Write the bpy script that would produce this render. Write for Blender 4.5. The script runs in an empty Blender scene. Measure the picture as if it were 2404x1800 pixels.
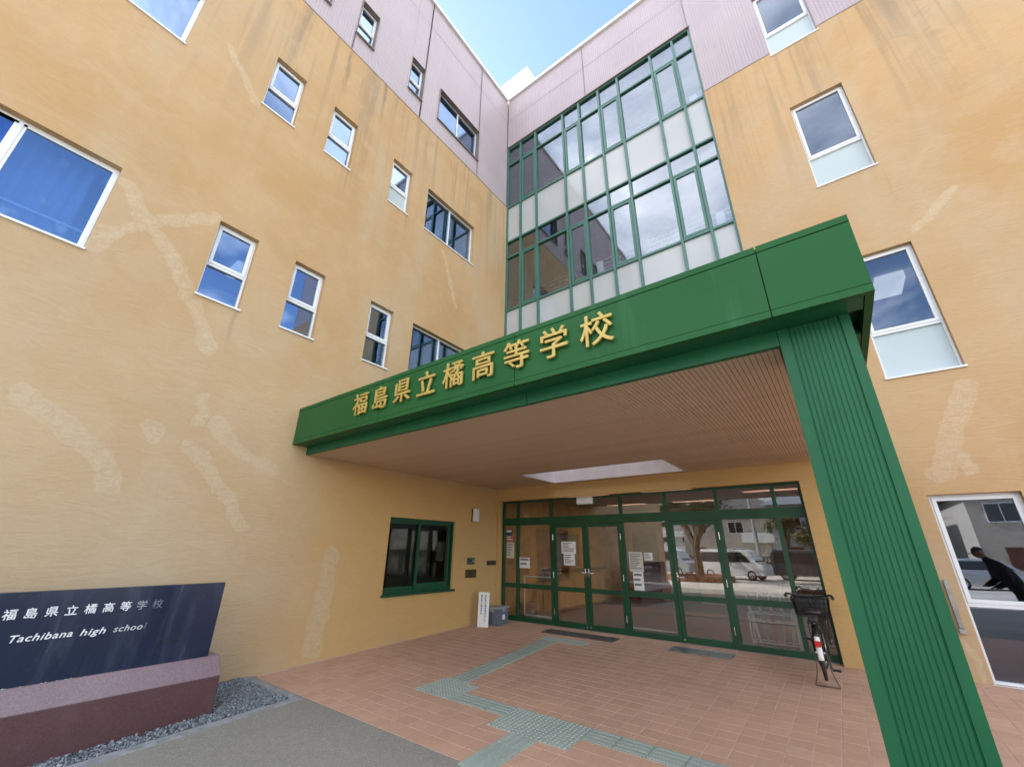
import bpy, bmesh, math, random
from mathutils import Vector, Matrix
random.seed(7)
rad = math.radians
scene = bpy.context.scene
col = scene.collection

# ------------------------------------------------------------------ camera
YAW, PITCH, ROLL = -0.6482, 0.3823, 0.0111
CAM = Vector((6.627, -8.2666, 1.5))
fw = Vector((math.sin(YAW)*math.cos(PITCH), math.cos(YAW)*math.cos(PITCH), math.sin(PITCH)))
rt0 = Vector((math.cos(YAW), -math.sin(YAW), 0)); up0 = rt0.cross(fw)
rt = rt0*math.cos(ROLL) + up0*math.sin(ROLL); up = -rt0*math.sin(ROLL) + up0*math.cos(ROLL)
cam_d = bpy.data.cameras.new('camera'); cam = bpy.data.objects.new('camera', cam_d); col.objects.link(cam)
cam.matrix_world = Matrix(((rt.x, up.x, -fw.x, CAM.x), (rt.y, up.y, -fw.y, CAM.y), (rt.z, up.z, -fw.z, CAM.z), (0, 0, 0, 1)))
cam_d.sensor_fit = 'HORIZONTAL'; cam_d.sensor_width = 36; cam_d.lens = 36*964.966/2404
cam_d.clip_start = 0.05; cam_d.clip_end = 3000
scene.camera = cam

# ------------------------------------------------------------------ sky, sun, exposure
SUN_EL = rad(42); SUN_AZ = rad(-84)          # azimuth measured from +Y towards +X: the sun stands behind the building
world = bpy.data.worlds.new('World'); scene.world = world; world.use_nodes = True
wn = world.node_tree.nodes; wl = world.node_tree.links; wn.clear()
w_out = wn.new('ShaderNodeOutputWorld'); w_bg = wn.new('ShaderNodeBackground'); w_bg.inputs[1].default_value = 0.13
sky = wn.new('ShaderNodeTexSky'); sky.sky_type = 'NISHITA'; sky.sun_disc = False
sky.sun_elevation = SUN_EL; sky.sun_rotation = SUN_AZ
sky.altitude = 100; sky.air_density = 1.0; sky.dust_density = 0.35; sky.ozone_density = 1.0
w_tc = wn.new('ShaderNodeTexCoord'); w_map = wn.new('ShaderNodeMapping'); w_map.inputs['Scale'].default_value = (1.0, 1.0, 1.6); w_map.inputs['Location'].default_value = (-7.88, 8.13, -0.68)
w_noise = wn.new('ShaderNodeTexNoise'); w_noise.inputs['Scale'].default_value = 1.6; w_noise.inputs['Detail'].default_value = 6
w_noise.inputs['Roughness'].default_value = 0.62; w_noise.inputs['Distortion'].default_value = 0.5
w_ramp = wn.new('ShaderNodeValToRGB'); w_ramp.color_ramp.elements[0].position = 0.425; w_ramp.color_ramp.elements[1].position = 0.72
w_ramp.color_ramp.elements[1].color = (0.85, 0.85, 0.85, 1)
w_mix = wn.new('ShaderNodeMixRGB'); w_mix.inputs[2].default_value = (14.5, 14.1, 13.7, 1)  # cloud layer brightened to light the shaded walls, offset so the view stays clear
wl.new(w_tc.outputs['Generated'], w_map.inputs[0]); wl.new(w_map.outputs[0], w_noise.inputs['Vector'])
wl.new(w_noise.outputs['Fac'], w_ramp.inputs[0]); wl.new(w_ramp.outputs[0], w_mix.inputs[0]); wl.new(sky.outputs[0], w_mix.inputs[1])
wl.new(w_mix.outputs[0], w_bg.inputs[0]); wl.new(w_bg.outputs[0], w_out.inputs[0])
sun_d = bpy.data.lights.new('sun', 'SUN'); sun_d.energy = 5.0; sun_d.angle = rad(0.5); sun_d.color = (1.0, 0.95, 0.88)
sun = bpy.data.objects.new('sun', sun_d); col.objects.link(sun)
to_sun = Vector((math.sin(SUN_AZ)*math.cos(SUN_EL), math.cos(SUN_AZ)*math.cos(SUN_EL), math.sin(SUN_EL)))
sun.rotation_euler = to_sun.to_track_quat('Z', 'Y').to_euler(); sun.location = (0, 0, 40)
scene.view_settings.view_transform = 'Standard'; scene.view_settings.look = 'None'
scene.view_settings.exposure = 1.7; scene.view_settings.gamma = 1.0
scene.cycles.max_bounces = 5; scene.cycles.diffuse_bounces = 3; scene.cycles.glossy_bounces = 3
scene.cycles.transparent_max_bounces = 10; scene.cycles.caustics_reflective = False; scene.cycles.caustics_refractive = False
scene.cycles.use_denoising = True

# ------------------------------------------------------------------ helpers
def tag(o, label=None, cat=None, group=None, kind=None):
    if label: o['label'] = label
    if cat: o['category'] = cat
    if group: o['group'] = group
    if kind: o['kind'] = kind
    return o
def thing(name, loc, label, cat, group=None):
    o = bpy.data.objects.new(name, None); col.objects.link(o); o.location = loc; o.empty_display_size = 0.2
    return tag(o, label, cat, group)
def link(name, mesh, mat=None, parent=None, loc=None, rot=None):
    o = bpy.data.objects.new(name, mesh); col.objects.link(o)
    if mat is not None and not mesh.materials: mesh.materials.append(mat)
    if parent is not None: o.parent = parent
    if loc is not None: o.location = loc
    if rot is not None: o.rotation_euler = rot
    return o
def done(bm, name, smooth=False, recalc=True):
    if recalc: bmesh.ops.recalc_face_normals(bm, faces=bm.faces)
    me = bpy.data.meshes.new(name); bm.to_mesh(me); bm.free()
    if smooth:
        for p in me.polygons: p.use_smooth = True
    return me
def obj(name, bm, mat, parent=None, smooth=False, loc=None, rot=None):
    return link(name, done(bm, name, smooth), mat, parent, loc, rot)
XYZ = lambda a, b, c: (a, b, c)
PL = lambda u, d, z: (-d, u, z)              # on the left wing: u along the wall, d into the wall
PB = lambda u, d, z: (u, 0.03+d, z)          # on the back wing
def box(bm, a0, a1, b0, b1, c0, c1, P=XYZ):
    v = [bm.verts.new(P(a, b, c)) for a in (a0, a1) for b in (b0, b1) for c in (c0, c1)]
    for f in ((0, 1, 3, 2), (4, 6, 7, 5), (0, 4, 5, 1), (2, 3, 7, 6), (0, 2, 6, 4), (1, 5, 7, 3)):
        bm.faces.new([v[i] for i in f])
    return v
def bevel_all(bm, w, seg=1):
    bmesh.ops.bevel(bm, geom=list(bm.edges), offset=w, segments=seg, affect='EDGES', profile=0.6, clamp_overlap=True)
def boxobj(name, dims, mat, parent=None, P=XYZ, bev=0.0):
    bm = bmesh.new(); box(bm, *dims, P=P)
    if bev: bevel_all(bm, bev)
    return obj(name, bm, mat, parent)
def tube(bm, pts, r, n=8, caps=True):
    pts = [Vector(p) for p in pts]; rr = r if isinstance(r, (list, tuple)) else [r]*len(pts); rings = []
    prev = None
    for i, p in enumerate(pts):
        t = (pts[min(i+1, len(pts)-1)] - pts[max(i-1, 0)]).normalized()
        a = Vector((0, 0, 1)) if abs(t.z) < 0.9 else Vector((1, 0, 0))
        if prev is not None: a = prev
        s = t.cross(a)
        if s.length < 1e-5: s = t.cross(Vector((0, 1, 0.1)))
        s.normalize(); b = s.cross(t).normalized(); prev = b
        rings.append([bm.verts.new(p + (s*math.cos(2*math.pi*k/n) + b*math.sin(2*math.pi*k/n))*rr[i]) for k in range(n)])
    for i in range(len(rings)-1):
        for k in range(n): bm.faces.new([rings[i][k], rings[i][(k+1) % n], rings[i+1][(k+1) % n], rings[i+1][k]])
    if caps:
        bm.faces.new(rings[0][::-1]); bm.faces.new(rings[-1])
def torus(bm, c, axis, R_, r_, n=28, m=8):
    c = Vector(c); axis = Vector(axis).normalized(); a = axis.orthogonal().normalized(); b = axis.cross(a); rings = []
    for i in range(n):
        t = 2*math.pi*i/n; d = a*math.cos(t)+b*math.sin(t)
        rings.append([bm.verts.new(c + d*(R_+r_*math.cos(2*math.pi*k/m)) + axis*r_*math.sin(2*math.pi*k/m)) for k in range(m)])
    for i in range(n):
        for k in range(m): bm.faces.new([rings[i][k], rings[(i+1) % n][k], rings[(i+1) % n][(k+1) % m], rings[i][(k+1) % m]])
def prism(bm, pts, fn):                       # closed profile swept between two places: fn(p, t) with t 0/1
    a = [bm.verts.new(fn(p, 0)) for p in pts]; b = [bm.verts.new(fn(p, 1)) for p in pts]; n = len(pts)
    for i in range(n): bm.faces.new([a[i], a[(i+1) % n], b[(i+1) % n], b[i]])
    bm.faces.new(a[::-1]); bm.faces.new(b)
def wall(bm, P, u0, u1, z0, z1, holes, depth):
    us = sorted({u0, u1} | {h[0] for h in holes if u0 < h[0] < u1} | {h[1] for h in holes if u0 < h[1] < u1})
    zs = sorted({z0, z1} | {h[2] for h in holes if z0 < h[2] < z1} | {h[3] for h in holes if z0 < h[3] < z1})
    inh = lambda u, z: any(h[0] < u < h[1] and h[2] < z < h[3] for h in holes)
    vs = {}
    def V(u, d, z):
        k = (round(u, 4), round(d, 4), round(z, 4))
        if k not in vs: vs[k] = bm.verts.new(P(u, d, z))
        return vs[k]
    solid = [[not inh((us[i]+us[i+1])/2, (zs[j]+zs[j+1])/2) for j in range(len(zs)-1)] for i in range(len(us)-1)]
    S = lambda i, j: 0 <= i < len(us)-1 and 0 <= j < len(zs)-1 and solid[i][j]
    for i in range(len(us)-1):
        for j in range(len(zs)-1):
            if not solid[i][j]: continue
            a, b, c, d = us[i], us[i+1], zs[j], zs[j+1]
            for dd in (0, depth): bm.faces.new([V(a, dd, c), V(b, dd, c), V(b, dd, d), V(a, dd, d)])
            if not S(i-1, j): bm.faces.new([V(a, 0, c), V(a, depth, c), V(a, depth, d), V(a, 0, d)])
            if not S(i+1, j): bm.faces.new([V(b, 0, c), V(b, depth, c), V(b, depth, d), V(b, 0, d)])
            if not S(i, j-1): bm.faces.new([V(a, 0, c), V(b, 0, c), V(b, depth, c), V(a, depth, c)])
            if not S(i, j+1): bm.faces.new([V(a, 0, d), V(b, 0, d), V(b, depth, d), V(a, depth, d)])

# ------------------------------------------------------------------ materials
class NT:
    def __init__(s, name):
        s.m = bpy.data.materials.new(name); s.m.use_nodes = True; s.t = s.m.node_tree; s.n = s.t.nodes; s.n.clear()
        s.out = s.n.new('ShaderNodeOutputMaterial'); s.dim = '3D'
    def N(s, typ, **kw):
        n = s.n.new(typ)
        for k, v in kw.items():
            if k.startswith('i_'): s.put(n.inputs[k[2:].replace('_', ' ')], v)
            else: setattr(n, k, v)
        return n
    def put(s, sock, v):
        if hasattr(v, 'is_output') and v.is_output: s.t.links.new(v, sock)
        else: sock.default_value = v
    def math(s, op, a, b=None, c=None, clamp=False):
        n = s.n.new('ShaderNodeMath'); n.operation = op; n.use_clamp = clamp
        for i, v in enumerate((a, b, c)):
            if v is not None: s.put(n.inputs[i], v)
        return n.outputs[0]
    def vmath(s, op, a, b=None, scale=None):
        n = s.n.new('ShaderNodeVectorMath'); n.operation = op; s.put(n.inputs[0], a)
        if b is not None: s.put(n.inputs[1], b)
        if scale is not None: s.put(n.inputs['Scale'], scale)
        return n.outputs['Value'] if op in ('LENGTH', 'DOT_PRODUCT', 'DISTANCE') else n.outputs[0]
    def coord(s, kind='Object'): return s.N('ShaderNodeTexCoord').outputs[kind]
    def mapping(s, vec, scale=(1, 1, 1), loc=(0, 0, 0), rot=(0, 0, 0)):
        n = s.n.new('ShaderNodeMapping'); s.put(n.inputs[0], vec)
        n.inputs['Scale'].default_value = scale; n.inputs['Location'].default_value = loc; n.inputs['Rotation'].default_value = rot
        return n.outputs[0]
    def noise(s, vec, scale, detail=4, rough=0.55, dist=0.0, out='Fac'):
        n = s.n.new('ShaderNodeTexNoise'); n.noise_dimensions = s.dim; s.put(n.inputs['Vector'], vec); n.inputs['Scale'].default_value = scale
        n.inputs['Detail'].default_value = detail; n.inputs['Roughness'].default_value = rough; n.inputs['Distortion'].default_value = dist
        return n.outputs[out]
    def ramp(s, fac, p0, p1, c0=(0, 0, 0, 1), c1=(1, 1, 1, 1)):
        n = s.n.new('ShaderNodeMapRange'); s.put(n.inputs[0], fac); n.inputs[1].default_value = p0; n.inputs[2].default_value = p1
        n.interpolation_type = 'SMOOTHSTEP'; return n.outputs[0]
    def mix(s, fac, a, b, mode='MIX'):
        n = s.n.new('ShaderNodeMixRGB'); n.blend_type = mode
        s.put(n.inputs[0], fac); s.put(n.inputs[1], c4(a)); s.put(n.inputs[2], c4(b)); return n.outputs[0]
    def bump(s, h, strength=0.3, dist=0.01):
        n = s.n.new('ShaderNodeBump'); s.put(n.inputs['Height'], h); n.inputs['Strength'].default_value = strength
        n.inputs['Distance'].default_value = dist; return n.outputs[0]
    def bsdf(s, color, rough=0.6, metal=0.0, normal=None, spec=0.5, coat=0.0, emit=None, emit_s=0.0):
        p = s.n.new('ShaderNodeBsdfPrincipled'); s.put(p.inputs['Base Color'], c4(color)); s.put(p.inputs['Roughness'], rough)
        s.put(p.inputs['Metallic'], metal); p.inputs['Specular IOR Level'].default_value = spec
        if normal is not None: s.put(p.inputs['Normal'], normal)
        if coat: p.inputs['Coat Weight'].default_value = coat; p.inputs['Coat Roughness'].default_value = 0.1
        if emit is not None: s.put(p.inputs['Emission Color'], c4(emit)); p.inputs['Emission Strength'].default_value = emit_s
        return p.outputs[0]
    def end(s, sh): s.t.links.new(sh, s.out.inputs[0]); return s.m
def c4(c):
    if isinstance(c, tuple) and len(c) == 3: return (c[0], c[1], c[2], 1)
    return c
def plain(name, color, rough=0.6, metal=0.0, var=0.12, scale=6.0, bump=0.0, spec=0.5, coat=0.0, bscale=40):
    t = NT(name); co = t.coord()
    n = t.noise(co, scale, 5, 0.6)
    dk = tuple(max(0, c*(1-var)) for c in color); lt = tuple(min(1, c*(1+var)) for c in color)
    c = t.mix(t.ramp(n, 0.3, 0.7), dk, lt)
    nm = t.bump(t.noise(co, bscale, 4), bump, 0.004) if bump else None
    r = t.math('ADD', rough-0.06, t.math('MULTIPLY', t.noise(co, scale*2.3, 3), 0.12))
    return t.end(t.bsdf(c, r, metal, nm, spec, coat))
def glassmat(name, tint=(0.86, 0.9, 0.9), base=0.10, wav=0.012, film=None):
    t = NT(name); co = t.coord()
    lw = t.N('ShaderNodeLayerWeight'); lw.inputs['Blend'].default_value = 0.5
    nm = t.bump(t.noise(co, 1.3, 2), wav, 0.02)
    fac = t.math('ADD', base, t.math('MULTIPLY', t.math('POWER', lw.outputs['Facing'], 4.5), 1-base))
    tr = t.N('ShaderNodeBsdfTransparent'); tr.inputs[0].default_value = c4(tint)
    gl = t.N('ShaderNodeBsdfGlossy'); gl.inputs['Roughness'].default_value = 0.0; gl.inputs[0].default_value = c4(film or (0.98, 0.99, 1)); t.put(gl.inputs['Normal'], nm)
    m = t.N('ShaderNodeMixShader'); t.put(m.inputs[0], fac); t.t.links.new(tr.outputs[0], m.inputs[1]); t.t.links.new(gl.outputs[0], m.inputs[2])
    return t.end(m.outputs[0])

# patches of newer render on the walls: (wall, points along it, half width in m)
PATCH_L = [([(-7.67, 9.50), (-7.12, 8.78)], .075), ([(-8.10, 5.99), (-7.82, 5.62), (-7.45, 5.30), (-7.11, 4.78)], .11),
           ([(-8.14, 4.90), (-8.08, 5.18), (-7.65, 5.68), (-7.11, 6.17)], .09), ([(-6.97, 4.63), (-6.67, 4.09)], .10),
           ([(-8.12, 2.97), (-7.74, 2.71), (-7.39, 2.49), (-7.17, 2.11)], .12), ([(-6.99, 2.85), (-6.98, 2.80)], .14),
           ([(-6.57, 3.40), (-6.51, 3.05)], .07), ([(-6.33, 3.10), (-5.97, 2.75), (-5.45, 2.55)], .10),
           ([(-6.55, 2.70), (-6.13, 2.31), (-5.71, 1.75)], .095), ([(-4.27, 1.39), (-4.36, 0.09)], .15),
           ([(-2.53, 8.60), (-1.94, 7.24)], .07)]
PATCH_R = [([(9.32, 7.03), (8.72, 6.48)], .07), ([(8.50, 3.72), (8.13, 2.90), (7.92, 2.55)], .14), ([(8.17, 2.84), (8.26, 2.6)], .10), ([(7.62, 0.5), (7.66, 0.0)], .04)]
def stucco(name, patches, axis, runs=(), shelter=False):
    t = NT(name); co = t.coord(); sep = t.N('ShaderNodeSeparateXYZ'); t.put(sep.inputs[0], co)
    u = sep.outputs[axis]; z = sep.outputs[2]
    uv = t.N('ShaderNodeCombineXYZ'); t.put(uv.inputs[0], u); t.put(uv.inputs[1], z); uv = uv.outputs[0]; t.dim = '2D'
    big = t.noise(uv, 0.33, 3, 0.6, 0.3); mid = t.noise(uv, 1.7, 4, 0.62, 0.6)
    base = t.mix(t.ramp(big, 0.32, 0.68), (0.500, 0.312, 0.148), (0.545, 0.358, 0.188))
    base = t.mix(t.math('MULTIPLY', t.ramp(mid, 0.42, 0.75), 0.45), base, (0.555, 0.388, 0.232))
    # washed-out grime film towards the weather side, uneven
    film = t.ramp(t.noise(t.mapping(uv, (0.5, 0.22, 1)), 0.9, 3, 0.6, 0.4), 0.42, 0.70)
    film = t.math('MULTIPLY', film, 0.5)
    if shelter:                                 # less weathered paint under the canopy, colour also lifted against the shade
        dry_lift = 1.0 if shelter == 'all' else t.math('MULTIPLY', t.ramp(u, -5.6, -3.6), t.ramp(z, 3.05, 2.55))
        base = t.mix(t.math('MULTIPLY', dry_lift, 0.75), base, (0.61, 0.385, 0.145)); film = t.math('MULTIPLY', film, t.math('SUBTRACT', 1.0, t.math('MULTIPLY', dry_lift, 0.8)))
    base = t.mix(film, base, (0.51, 0.40, 0.27))
    if shelter == 'porch':                      # rain-washed, chalked paint low on the open wall, plus bounced light painted in
        chalk_bounce = t.math('MULTIPLY', t.math('MULTIPLY', t.ramp(z, 6.0, 0.3), t.ramp(u, -3.6, -6.6)), t.math('ADD', 0.35, t.math('MULTIPLY', big, 0.55)))
        base = t.mix(chalk_bounce, base, (0.58, 0.475, 0.33))
    # water streaks below the cladding flashing and below the sills
    st = t.ramp(t.noise(t.mapping(uv, (2.1, 0.10, 1)), 1.0, 3, 0.62, 0.25), 0.53, 0.72)
    st2 = t.ramp(t.noise(t.mapping(uv, (7.0, 0.16, 1), (3, 1, 0)), 1.0, 3, 0.6, 0.2), 0.54, 0.74)
    fade = t.math('POWER', t.ramp(z, 6.2, 12.4), 1.6)
    streak = t.math('MULTIPLY', t.math('MAXIMUM', st, t.math('MULTIPLY', st2, 0.8)), fade, clamp=True)
    base = t.mix(t.math('MULTIPLY', streak, 0.55), base, (0.25, 0.20, 0.145))
    vst = t.noise(t.mapping(uv, (9.0, 0.3, 1), (5, 2, 0)), 1.0, 3, 0.65) if runs else None
    for ru, zt, zb, hw, k in runs:
        du = t.math('DIVIDE', t.math('ABSOLUTE', t.math('SUBTRACT', t.math('ADD', u, t.math('MULTIPLY', t.math('SUBTRACT', mid, 0.5), hw*2.2)), ru)), hw)
        mk = t.math('MULTIPLY', t.ramp(du, 1.0, 0.1), t.math('MULTIPLY', t.math('MULTIPLY', t.ramp(z, zb, zb+(zt-zb)*0.75), t.ramp(z, zt+0.03, zt-0.01)), t.ramp(vst, 0.25, 0.62)))
        base = t.mix(t.math('MULTIPLY', mk, k*0.8), base, (0.17, 0.14, 0.105))
    # splash dirt along the foot of the wall
    foot = t.math('MULTIPLY', t.ramp(z, 0.35, -0.15), t.ramp(mid, 0.35, 0.7))
    base = t.mix(t.math('MULTIPLY', foot, 0.25), base, (0.36, 0.30, 0.21))
    # patches
    wob = t.vmath('SCALE', t.vmath('SUBTRACT', t.noise(uv, 3.2, 3, 0.6, 0, 'Color'), (0.5, 0.5, 0.5)), scale=0.22)
    p = t.vmath('MULTIPLY', t.vmath('ADD', uv, wob), (1, 1, 0)); best = None
    for pts, r in patches:
        for a, b in zip(pts[:-1], pts[1:]):
            ba = (b[0]-a[0], b[1]-a[1], 0); L2 = max(ba[0]**2+ba[1]**2, 1e-6)
            pa = t.vmath('SUBTRACT', p, (a[0], a[1], 0))
            h = t.math('DIVIDE', t.vmath('DOT_PRODUCT', pa, ba), L2, clamp=True)
            d = t.vmath('LENGTH', t.vmath('SUBTRACT', pa, t.vmath('SCALE', ba, scale=h)))
            d = t.math('DIVIDE', d, r*0.84); best = d if best is None else t.math('MINIMUM', best, d)
    inside = t.ramp(best, 1.15, 0.55); rim = t.math('MULTIPLY', t.ramp(best, 1.18, 1.0), t.ramp(best, 0.72, 0.95))
    grain = t.noise(t.mapping(uv, (1, 1, 1), rot=(0, 0, 0.9)), 12.0, 3, 0.8, 1.0)
    pc = t.mix(t.ramp(grain, 0.3, 0.7), (0.555, 0.43, 0.285), (0.615, 0.495, 0.355))
    base = t.mix(t.math('MULTIPLY', inside, t.math('ADD', 0.16, t.math('MULTIPLY', grain, 0.55))), base, pc); base = t.mix(t.math('MULTIPLY', rim, t.math('MULTIPLY', grain, 0.38)), base, (0.655, 0.545, 0.405))
    # trowelled relief: wavy horizontal combing
    comb = t.noise(t.mapping(uv, (1.6, 6.5, 1), rot=(0, 0, 0.14)), 1.0, 3, 0.7, 2.8)
    fine = t.noise(t.mapping(uv, (9, 30, 1)), 1.0, 2, 0.7, 0.8)
    hgt = t.math('ADD', t.math('MULTIPLY', comb, 0.9), t.math('MULTIPLY', fine, 0.4))
    shade = t.math('ADD', 0.83, t.math('ADD', t.math('MULTIPLY', comb, 0.10), t.math('MULTIPLY', grain, 0.10)))
    base = t.mix(1.0, base, t.vmath('SCALE', (1, 1, 1), scale=shade), 'MULTIPLY')
    return t.end(t.bsdf(base, 0.86, 0, t.bump(hgt, 0.42, 0.012), 0.25))
def tiled(name, c0, c1, rough=0.62):
    t = NT(name); co = t.coord('Object'); geo = t.N('ShaderNodeNewGeometry'); oi = t.N('ShaderNodeObjectInfo')
    rnd = t.math('FRACT', t.math('ADD', geo.outputs['Random Per Island'], t.math('MULTIPLY', oi.outputs['Random'], 7.31)))
    pos = geo.outputs['Position']
    c = t.mix(rnd, c0, c1); stain = t.ramp(t.noise(pos, 0.8, 6, 0.65, 0.4), 0.40, 0.70)
    c = t.mix(t.math('MULTIPLY', stain, 0.30), c, tuple(v*0.72 for v in c0))
    c = t.mix(t.math('MULTIPLY', t.ramp(t.noise(pos, 22, 5, 0.7), 0.45, 0.8), 0.25), c, tuple(min(1, v*1.25) for v in c1))
    return t.end(t.bsdf(c, t.math('ADD', rough-0.1, t.math('MULTIPLY', t.noise(pos, 3.0, 4), 0.25)), 0, t.bump(t.noise(pos, 90, 4, 0.7), 0.18, 0.003), 0.4))
def granite(name, c, spk, rough=0.3, scale=70):
    t = NT(name); co = t.coord(); n = t.noise(co, scale, 3, 0.8); v = t.N('ShaderNodeTexVoronoi'); t.put(v.inputs['Vector'], co); v.inputs['Scale'].default_value = scale*1.6
    a = t.mix(t.ramp(n, 0.35, 0.65), tuple(x*0.7 for x in c), c); a = t.mix(t.math('MULTIPLY', t.ramp(v.outputs['Distance'], 0.35, 0.12), 0.35), a, spk)
    a = t.mix(t.math('MULTIPLY', t.ramp(t.noise(co, 2.2, 6, 0.6, 0.5), 0.5, 0.75), 0.3), a, spk)
    return t.end(t.bsdf(a, t.math('ADD', rough, t.math('MULTIPLY', t.noise(co, 6, 4), 0.25)), 0, None, 0.5))

M = {}
RUN_L = [(-5.30, 8.86, 7.9, .05, .35), (-3.74, 8.86, 7.9, .05, .35), (-6.48, 4.84, 4.0, .05, .3), (-3.75, 4.84, 4.1, .05, .3), (-5.77, 12.2, 10.3, .09, .75), (-4.82, 12.2, 10.5, .07, .6), (-2.52, 12.2, 11.2, .05, .5), (-1.97, 12.2, 11.1, .05, .6), (-6.9, 11.8, 7.6, .35, .30), (-5.2, 12.2, 6.9, .30, .34), (-3.4, 12.2, 8.6, .22, .24)]
RUN_R = [(9.30, 12.2, 11.0, .06, .6), (9.75, 12.2, 8.0, .45, .30), (6.75, 12.2, 9.0, .25, .28), (8.64, 7.9, 6.9, .05, .3)]
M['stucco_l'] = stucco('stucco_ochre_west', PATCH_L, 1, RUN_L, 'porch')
M['stucco_r'] = stucco('stucco_ochre_north', PATCH_R, 0, RUN_R)
M['stucco_p'] = stucco('stucco_ochre_porch', [([(40, 40), (41, 40)], .1)], 0, (), 'all')
t = NT('pink_cladding'); co = t.coord(); sp = t.N('ShaderNodeSeparateXYZ'); t.put(sp.inputs[0], co)
n1 = t.noise(co, 0.5, 5, 0.6); n2 = t.noise(t.mapping(co, (3, 3, 0.15)), 1.0, 5, 0.6)
cc = t.mix(t.ramp(n1, 0.3, 0.7), (0.375, 0.308, 0.330), (0.425, 0.350, 0.368)); cc = t.mix(t.math('MULTIPLY', t.ramp(n2, 0.5, 0.75), 0.16), cc, (0.36, 0.29, 0.30))
M['pink'] = t.end(t.bsdf(cc, 0.42, 0, None, 0.5))
M['pink_dk'] = plain('pink_flashing', (0.30, 0.24, 0.24), 0.5, var=0.15)
M['reveal_pk'] = plain('window_reveal_brown', (0.20, 0.165, 0.15), 0.5)
M['coping'] = plain('white_coping', (0.72, 0.71, 0.70), 0.45, var=0.06)
M['white_fr'] = plain('white_aluminium', (0.74, 0.76, 0.79), 0.35, var=0.04, scale=3)
M['green_cw'] = plain('green_frame_skylit', (0.050, 0.150, 0.118), 0.32, var=0.08, scale=3)  # same paint as the porch frames, sky reflection put into the lighter teal
M['green_dr'] = plain('green_frame_porch', (0.006, 0.064, 0.026), 0.36, var=0.15, scale=4)
t = NT('green_panel'); co = t.coord(); n1 = t.noise(co, 0.7, 4, 0.6)
rs = t.ramp(t.noise(t.mapping(co, (4, 4, 0.35)), 1.3, 5, 0.65, 0.3), 0.58, 0.78)
cc = t.mix(t.ramp(n1, 0.3, 0.7), (0.014, 0.090, 0.024), (0.020, 0.108, 0.031)); cc = t.mix(t.math('MULTIPLY', rs, 0.22), cc, (0.10, 0.26, 0.16))
M['green'] = t.end(t.bsdf(cc, t.math('ADD', 0.36, t.math('MULTIPLY', t.noise(co, 3, 5), 0.18)), 0, t.bump(t.noise(co, 0.9, 2), 0.05, 0.02), 0.16))
t = NT('green_pier'); co = t.coord(); n1 = t.noise(t.mapping(co, (1, 1, 0.5)), 2.0, 5, 0.6)
cc = t.mix(t.ramp(n1, 0.3, 0.7), (0.011, 0.100, 0.040), (0.016, 0.124, 0.050))
cc = t.mix(t.math('MULTIPLY', t.ramp(t.noise(t.mapping(co, (6, 6, 0.8)), 2.0, 5, 0.7), 0.6, 0.8), 0.3), cc, (0.10, 0.28, 0.18))
M['green_pier'] = t.end(t.bsdf(cc, t.math('ADD', 0.34, t.math('MULTIPLY', t.noise(co, 4, 5), 0.2)), 0, None, 0.28))
M['gap'] = plain('dark_joint', (0.012, 0.018, 0.014), 0.8)
M['soffit'] = plain('brown_soffit_slat', (0.58, 0.425, 0.305), 0.5, var=0.08, scale=2)
M['soffit_bk'] = plain('soffit_backing', (0.26, 0.18, 0.125), 0.8)
M['shaft'] = plain('pale_shaft_lining', (0.66, 0.60, 0.60), 0.6, var=0.05)
t = NT('gold_letter'); co = t.coord(); n1 = t.noise(co, 14, 4, 0.6)
M['gold'] = t.end(t.bsdf(t.mix(t.ramp(n1, 0.35, 0.7), (0.47, 0.34, 0.085), (0.56, 0.42, 0.12)), 0.42, 0.3, None, 0.5))
M['glass_l'] = glassmat('window_glass_blue', (0.68, 0.79, 0.94), 0.24, 0.012, (0.60, 0.76, 1.0))
M['glass_r'] = glassmat('window_glass', (0.80, 0.85, 0.90), 0.12, 0.012, (0.80, 0.86, 1.0))
M['glass_cw'] = glassmat('curtain_glass', (0.80, 0.84, 0.87), 0.15, 0.02, (0.86, 0.91, 1.0))
M['glass_d'] = glassmat('door_glass', (0.86, 0.87, 0.86), 0.12)
M['glass_in'] = glassmat('office_glass', (0.80, 0.82, 0.80), 0.035)
def frosted(name, c, r=0.16):
    t = NT(name); co = t.coord(); n = t.noise(co, 1.1, 4)
    return t.end(t.bsdf(t.mix(t.ramp(n, 0.3, 0.7), tuple(v*0.96 for v in c), c), r, 0, None, 0.6))
M['spandrel'] = frosted('white_spandrel_glass', (0.42, 0.44, 0.45), 0.07)
M['frost'] = frosted('frosted_pane', (0.46, 0.53, 0.545), 0.14)
M['tile'] = tiled('terracotta_tile', (0.510, 0.320, 0.225), (0.570, 0.362, 0.260))
M['grout'] = plain('pale_grout', (0.60, 0.46, 0.37), 0.85, var=0.15, scale=10)
M['tactile'] = tiled('grey_green_tactile', (0.315, 0.375, 0.330), (0.36, 0.42, 0.372), 0.6)
t = NT('asphalt'); co = t.coord(); v = t.N('ShaderNodeTexVoronoi'); t.put(v.inputs['Vector'], co); v.inputs['Scale'].default_value = 120
n1 = t.noise(co, 0.6, 6, 0.62, 0.5); n2 = t.noise(co, 130, 3, 0.8)
cc = t.mix(t.ramp(n1, 0.3, 0.7), (0.245, 0.238, 0.205), (0.290, 0.282, 0.245)); cc = t.mix(t.ramp(v.outputs['Color'], 0.45, 0.9), cc, (0.37, 0.36, 0.315))
cc = t.mix(t.math('MULTIPLY', t.ramp(n2, 0.5, 0.75), 0.6), cc, (0.05, 0.05, 0.045))
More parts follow.
